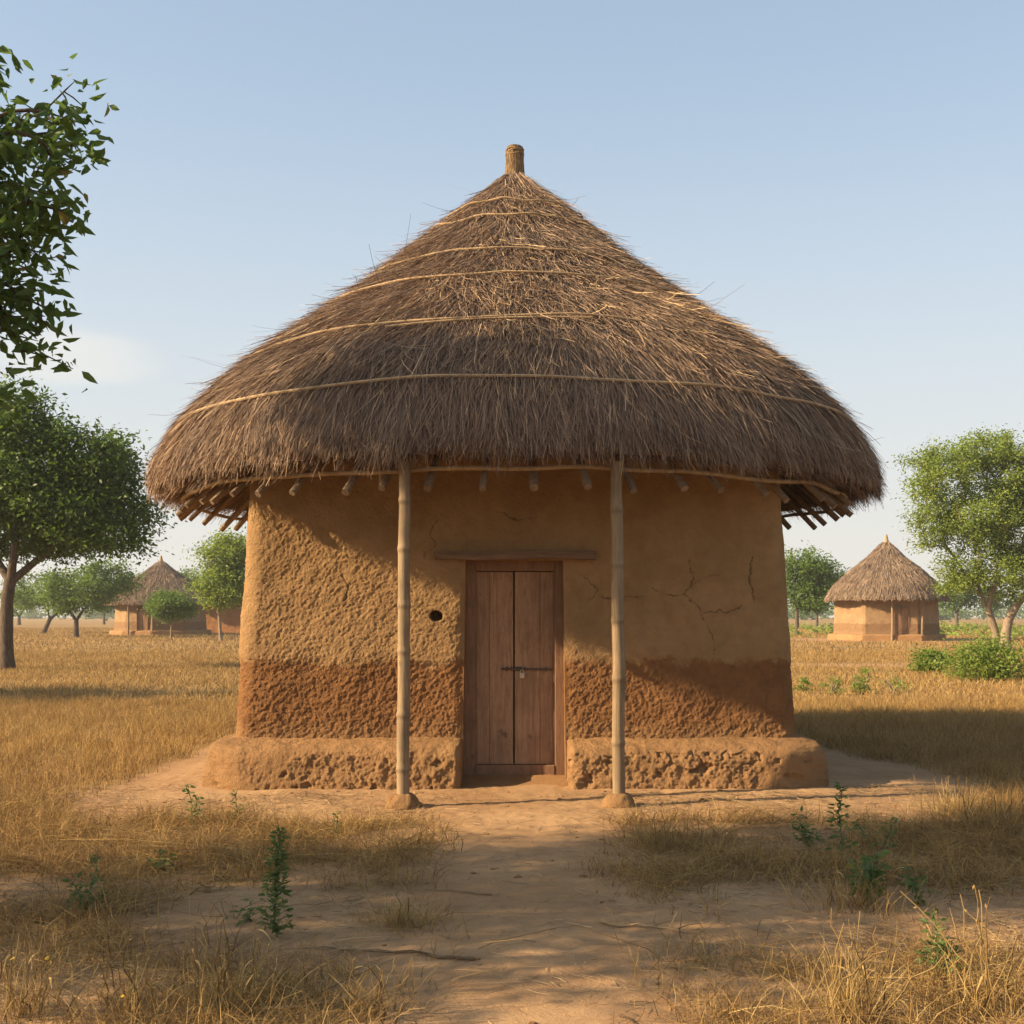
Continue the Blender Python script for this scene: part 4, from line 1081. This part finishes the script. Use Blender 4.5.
# ------------------------------------------------------------------ dry grass
def blades(mb, x, y, h, w, pts=3, bend=.5, z0=None, rndshift=0.0, rnd=None):
    n = len(x)
    if n == 0: return
    a = rng.uniform(0, 2 * np.pi, n); b = np.abs(rng.normal(size=n)) * bend + .08
    t = np.linspace(0, 1, pts)[None]
    z = height(x, y)[:, None] - .01 + h[:, None] * t * (1 - .28 * np.minimum(b, 1.6)[:, None] * t)
    rx = h[:, None] * b[:, None] * t**1.7
    P = np.stack([x[:, None] + np.cos(a)[:, None] * rx, y[:, None] + np.sin(a)[:, None] * rx, z], -1)
    if pts > 3: P[:, 1:] += np.cumsum(rng.normal(size=(n, pts - 1, 3)) * .011, axis=1)
    Wd = w[:, None] * (1 - .8 * t**1.5)
    side = rng.normal(size=(n, 3)); side[:, 2] *= .15
    if rnd is None: rnd = np.clip(rng.beta(2.2, 2.0, n) * .95 + rndshift, 0, 1)
    mb.ribbons(P, Wd, side, rnd)

def in_hut(x, y): return (np.abs(x - HX) < 2.85) & (np.abs(y - HY) < 2.75)

def sample(n, y0, y1, margin=1.6, clumpf=2.2, cl_amt=.5):
    """positions in the view wedge, thinner on bare earth"""
    y = np.sqrt(rng.uniform(y0**2, y1**2, n)); x = rng.uniform(-1, 1, n) * (.445 * y + margin)
    b = bare(x, y)
    c = fbm(x * clumpf, y * clumpf, 0 * x, 101, 3)
    p = np.clip(1 - b * 1.05, 0, 1) * np.clip(1 - cl_amt + 1.7 * cl_amt * (c + .35), .05, 1)
    p = np.maximum(p, 0)
    k = (rng.random(n) < p) & ~in_hut(x, y)
    return x[k], y[k], c[k]

gm = MB()
# near patches (tufted)
x, y, c = sample(125000, 3.4, 9.2, 1.0, 3.2, 1.0)
fld = smooth(2.8, 3.8, np.abs(x + .1)) * smooth(6.5, 8, y)
h = rng.uniform(.05, .20, len(x)) * (.65 + .9 * np.clip(c + .2, 0, 1)) * (1 + .45 * fld)
blades(gm, x, y, h, rng.uniform(.0025, .0062, len(x)), 5, .95, rndshift=-.04)
# flattened, broken stalks between them
x, y, c = sample(70000, 3.4, 9.6, 1.0, 1.8, .6)
h = rng.uniform(.05, .22, len(x))
blades(gm, x, y, h, rng.uniform(.0025, .0055, len(x)), 4, 2.2, rndshift=-.10)
# field, 8 - 20 m
x, y, c = sample(300000, 8.6, 20, 2.0, 1.6, .55)
h = rng.uniform(.07, .21, len(x)) * (.75 + .6 * np.clip(c + .3, 0, 1))
blades(gm, x, y, h, rng.uniform(.003, .0065, len(x)), 3, .6)
# 20 - 48 m
x, y, c = sample(240000, 19, 48, 3.0, .5, .45)
h = rng.uniform(.06, .19, len(x)) * (.8 + .5 * np.clip(c + .3, 0, 1))
blades(gm, x, y, h, rng.uniform(.008, .017, len(x)), 3, .6)
# 48 - 130 m
x, y, c = sample(170000, 46, 135, 4.0, .2, .45)
h = rng.uniform(.08, .20, len(x))
blades(gm, x, y, h, rng.uniform(.02, .045, len(x)), 3, .5)
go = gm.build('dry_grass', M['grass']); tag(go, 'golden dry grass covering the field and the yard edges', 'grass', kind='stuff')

# litter: straw bits, twigs and clods on the bare earth
lt = MB()
n = 110000; y = np.sqrt(rng.uniform(3.6**2, 10.2**2, n)); x = rng.uniform(-1, 1, n) * (.445 * y + .8)
cl = fbm(x * 1.1, y * 1.1, 0 * x, 111, 3); pth = smooth(1.0, .5, np.abs(x - .08))
k = (rng.random(n) < np.clip(.34 + .9 * cl, .07, 1) * (1 - .8 * pth)) & ~in_hut(x, y) & ~((y > 9.75) & (np.abs(x) < 2.8)); x = x[k]; y = y[k]; n = len(x)
a = rng.uniform(0, 6.28, n); L = rng.exponential(.06, n) + .02; L = np.minimum(L, .3); t = np.linspace(-.5, .5, 3)[None]
P = np.stack([x[:, None] + np.cos(a)[:, None] * L[:, None] * t, y[:, None] + np.sin(a)[:, None] * L[:, None] * t, 0 * t + np.zeros((n, 1))], -1)
P[:, 1, :2] += rng.normal(size=(n, 2)) * .006
P[..., 2] = height(P[..., 0], P[..., 1]) + .006 + np.abs(rng.normal(size=(n, 1))) * .006
lt.ribbons(P, rng.uniform(.0015, .004, n)[:, None] * np.ones((1, 3)), np.stack([-np.sin(a), np.cos(a), rng.normal(size=n) * .5], -1))
li = lt.build('straw_litter', M['twig']); tag(li, 'scattered straw and twig litter on the bare earth', 'litter', kind='stuff')
cb = MB()
n = 900; y = np.sqrt(rng.uniform(3.8**2, 10.4**2, n)); x = rng.uniform(-1, 1, n) * (.445 * y + .5)
near_wall = (y > 9.4) & (y < 9.95) & (np.abs(x) < 2.8); k = ((rng.random(n) < .45) | near_wall) & ~in_hut(x, y) & ~((y > 9.85) & (np.abs(x) < 2.8)); x = x[k]; y = y[k]
ico = np.array([(1, 0, 0), (-1, 0, 0), (0, 1, 0), (0, -1, 0), (0, 0, 1), (0, 0, -1), (.6, .6, .6), (-.6, .6, .6), (.6, -.6, .6), (-.6, -.6, .6)], float)
tri = [(4, 6, 7), (4, 7, 9), (4, 9, 8), (4, 8, 6), (0, 6, 8), (2, 7, 6), (1, 9, 7), (3, 8, 9), (0, 2, 6), (2, 1, 7), (1, 3, 9), (3, 0, 8)]
for q in range(len(x)):
    s_ = min(.022, .004 + rng.exponential(.005)); v = ico * s_ * rng.uniform(.7, 1.3, (10, 3)) * np.array([1.2, 1, .7])
    cb.add(v + np.array([x[q], y[q], float(height(np.array([x[q]]), np.array([y[q]]))[0])]), None, tri, crack=0)
co = cb.build('earth_clods', M['plinth']); tag(co, 'small crumbs of earth and stones scattered on the sand', 'clods', kind='stuff')

# --- individual tufts in the foreground
def gxy(qx, qy):
    d = EYE * FPX / (qy - 615); return (qx - 512) / FPX * d, d
def tuft(label, qx, qy, hpx, n, wide, mat='tuft', seeds=0, stalks=8, yellow=0, spread=None):
    x, d = gxy(qx, qy); h = hpx * d / FPX
    b = MB(); r = np.minimum(np.abs(rng.normal(size=n)), 1.6) * wide; a = rng.uniform(0, 6.28, n)
    bx, by = r * np.cos(a), r * np.sin(a)
    hh = h * rng.uniform(.30, .85, n); lean = rng.normal(size=(n, 2)) * .33 + np.stack([bx, by], 1) / max(wide, .01) * .22
    tt = np.linspace(0, 1, 7)[None]
    P = np.stack([bx[:, None] + lean[:, :1] * hh[:, None] * tt**1.5, by[:, None] + lean[:, 1:] * hh[:, None] * tt**1.5, hh[:, None] * (tt - .22 * np.abs(lean).sum(1)[:, None] * tt**2.4) - .02], -1)
    P[:, 1:] += np.cumsum(rng.normal(size=(n, 6, 3)) * .006, axis=1)
    b.ribbons(P, rng.uniform(.0022, .0050, n)[:, None] * (1 - .75 * tt), None, np.clip(rng.beta(2, 2, n), 0, 1))
    for k in range(stalks):
        L = h * random.uniform(.75, 1.05); a = random.uniform(0, 6.28); l = abs(random.gauss(0, .30)); K = 9
        q = np.linspace(0, 1, K); pt = np.stack([math.cos(a) * l * L * q**1.4 + random.uniform(-wide, wide) * .9, math.sin(a) * l * L * q**1.4 + random.uniform(-wide, wide) * .7, L * q - .02], -1)
        pt[1:] += np.cumsum(rng.normal(size=(K - 1, 3)) * .010, axis=0)
        b.tube(pt, np.linspace(.0042, .0018, K), 5)
        if random.random() < .6:   # dry curled leaf on the stalk
            i = random.randint(3, K - 2); a2 = random.uniform(0, 6.28); e = np.linspace(0, 1, 5); LL = random.uniform(.05, .13)
            lp_ = pt[i] + np.stack([math.cos(a2) * LL * e, math.sin(a2) * LL * e, LL * (.6 * e - .9 * e**2)], -1)
            b.ribbons(lp_[None], np.array([[.003, .007, .007, .005, .001]]), np.array([[-math.sin(a2), math.cos(a2), .3]]), np.array([.7]))
        if seeds:
            for _ in range(seeds):
                i = random.randint(5, K - 1); e = norm(rng.normal(size=3)) * .022; b.tube([pt[i], pt[i] + e * .5, pt[i] + e], [.0015, .005, .001], 5, rnd=.8)
    t = b.build('grass_tuft', M[mat], loc=(x, d, float(height(np.array([x]), np.array([d]))[0]))); tag(t, label, 'grass tuft', 'dry grass tufts in the foreground')
    if yellow:
        for _ in range(yellow):
            b = MB(); C = np.array([[random.gauss(0, wide), random.gauss(0, wide), random.uniform(.3, .75) * h]])
            leaf_quads(b, C, .020, .7, .2, 'leaf'); b.build('yellow_leaf', M['yellow'], t)
    return t
tuft('tall tangled dry tuft at bottom left, right of the yellow-leaved one', 232, 1012, 88, 200, .13, stalks=16, seeds=1)
tuft('dry tuft with small yellow leaves at the bottom left corner', 22, 1016, 92, 160, .12, stalks=11, yellow=10)
tuft('slender dry tuft between the two big tufts at bottom left', 120, 1018, 85, 150, .13, stalks=10, seeds=1, yellow=3)
tuft('sparse dry tuft with a few bare stalks left of the path', 366, 1016, 62, 60, .10, stalks=8)
tuft('thick pale straw tuft at bottom right with upright blades', 852, 1022, 105, 260, .12, stalks=16)
tuft('dry weedy stalks with seed heads at the bottom right corner', 992, 1014, 120, 70, .09, stalks=8, seeds=2)
tuft('round low brown tuft in the shade left of the path', 400, 925, 42, 420, .13, stalks=3)
tuft('tall straw tuft in the sun at the right edge near the hut', 1002, 832, 50, 420, .25, stalks=12)
tuft('sunny straw clump beside the end of the post shadow', 958, 815, 44, 420, .24, stalks=10)
tuft('straw clump in the middle of the right front patch', 655, 850, 40, 260, .22, stalks=8)
tuft('dry tuft with thin stems under the tall green weed at right', 860, 905, 60, 320, .22, stalks=8)

# --- green weeds
def weed(label, qx, qy, hpx, leaves, ls, stems=1, wide=.05, spire=False, tipy=False):
    x, d = gxy(qx, qy); h = hpx * d / FPX
    t = thing('weed_plant', label, 'weed', (x, d, float(height(np.array([x]), np.array([d]))[0])), 0, 'green weeds in the yard')
    b = MB(); lv = MB(); ls = ls * .85; leaves = int(leaves * 1.6)
    for s_ in range(stems):
        K = 10; q = np.linspace(0, 1, K); a = random.uniform(0, 6.28); l = random.uniform(.03, .12) if stems == 1 else random.uniform(.15, .6)
        hh = h if s_ == 0 else h * random.uniform(.45, .85)
        pt = np.stack([math.cos(a) * l * hh * q**1.3, math.sin(a) * l * hh * q**1.3, hh * q - .01], -1); pt[1:] += np.cumsum(rng.normal(size=(K - 1, 3)) * .006, 0)
        b.tube(pt, np.linspace(.0050, .0018, K), 5)
        n = leaves // stems; f = rng.uniform(.15, 1, n) if not spire else rng.uniform(.05, 1, n)
        base = np.stack([np.interp(f, q, pt[:, k]) for k in range(3)], -1)
        a = rng.uniform(0, 6.28, n); wl = wide * (1.15 - f)
        tip = base + np.stack([np.cos(a) * wl, np.sin(a) * wl, .4 * wl + .01], -1)
        for u, v in zip(base[::2], tip[::2]): b.tube([u, (u + v) / 2 + np.array([0, 0, .004]), v], .0014, 4, cap=False)
        o_ = np.stack([np.cos(a), np.sin(a), 0 * a + .15], -1) * 1.6
        leaf_quads(lv, tip, ls, .45, .1, 'leaf', None, o_)
        leaf_quads(lv, base, ls * .8, .45, .1, 'leaf', None, o_)
    b.build('stem', M['weed_stem'], t); lv.build('leaves', M['weed'], t)
weed('sunlit small green weed on the yard edge left of the plinth', 193, 828, 45, 34, .045, 2, .06)
weed('thin sparse green weed just right of the sunlit weed by the plinth', 238, 826, 38, 14, .042, 1, .05)
weed('upright dark green weed in shade at far left foreground', 86, 915, 62, 46, .045, 2, .07)
weed('tall dense green spire weed in the shaded grass left of the path', 277, 938, 108, 150, .042, 1, .055, spire=True)
weed('tall thin green weed with a bare top at right of the hut front', 842, 868, 84, 52, .045, 1, .06)
weed('broad-leaved green weed at the foot of the tall thin weed', 866, 900, 56, 70, .06, 4, .08)
weed('short green weed with few leaves right of the broad-leaved one', 922, 903, 36, 22, .055, 2, .07)
weed('bushy green weed near the bottom right tuft', 942, 980, 62, 70, .045, 4, .07)
weed('low creeping green weed in the straw left of the spire weed', 165, 872, 24, 16, .05, 3, .08)
weed('tiny two-leaved green seedling on the yard edge before the left post', 333, 838, 22, 8, .04, 1, .03)
weed('faint green weed behind the broad-leaved one, beside the straw', 878, 862, 48, 24, .045, 2, .06)
weed('small green sprig at the foot of the spire weed', 245, 922, 22, 16, .045, 3, .08)
weed('low green weed in the dry patch right of the right post', 810, 850, 40, 40, .05, 3, .08)

# --- fallen twigs
def twig(label, qa, qb, r=.006, fork=True):
    a = np.array(gxy(*qa)); bq = np.array(gxy(*qb)); K = 14; t = np.linspace(0, 1, K)[:, None]
    p = a + (bq - a) * t; nrm_ = np.array([-(bq - a)[1], (bq - a)[0]]); p = p + nrm_ * (.10 * pnoise(t[:, 0] * 3, qa[0], 0, 121))[:, None]
    z = height(p[:, 0], p[:, 1]) + .008 + .010 * np.abs(pnoise(t[:, 0] * 4, qa[0], 3, 122))
    mb = MB(); P = np.column_stack([p, z]); mb.tube(P, np.linspace(r, r * .4, K), 6)
    if fork:
        for i in (4, 7, 10):
            d = P[min(i + 2, K - 1)] - P[i]; s_ = random.choice((-1, 1)); e = np.array([d[0] - s_ * d[1] * .8, d[1] + s_ * d[0] * .8, .02]) * random.uniform(.7, 1.6)
            mb.tube([P[i], P[i] + e * .5 + np.array([0, 0, .01]), P[i] + e], [r * .5, r * .4, r * .2], 5)
    o = mb.build('fallen_twig', M['twig']); tag(o, label, 'twig', 'fallen twigs on the ground')
twig('forked fallen twig in the shade left of the path', (474, 960), (330, 950), .008)
twig('long bent fallen twig lying by the round brown tuft', (492, 894), (425, 888), .006, False)
twig('pale broken fallen twigs in the litter right of the path', (600, 925), (700, 938), .007)
twig('fallen twig along the bottom edge left of the path', (256, 1012), (350, 1004), .008)
twig('short pale fallen stick on the sandy path bottom', (620, 1016), (634, 1023), .005, False)
twig('fallen twig in the sunlit bare patch left', (190, 895), (235, 889), .006)

# ------------------------------------------------------------------ air
hz = MB(); hz.box(-720, 720, -720, 720, -1.0, 12.5)
hm = bpy.data.materials.new('haze'); hm.use_nodes = True; hn = hm.node_tree; hn.nodes.clear()
ho = hn.nodes.new('ShaderNodeOutputMaterial'); hv = hn.nodes.new('ShaderNodeVolumePrincipled')
hv.inputs['Color'].default_value = (.97, .98, 1.0, 1); hv.inputs['Density'].default_value = .00045; hv.inputs['Anisotropy'].default_value = .2
hn.links.new(hv.outputs[0], ho.inputs['Volume'])
hzo = hz.build('haze', hm); hzo['kind'] = 'stuff'; hzo['label'] = 'thin pale haze in the air over the field'
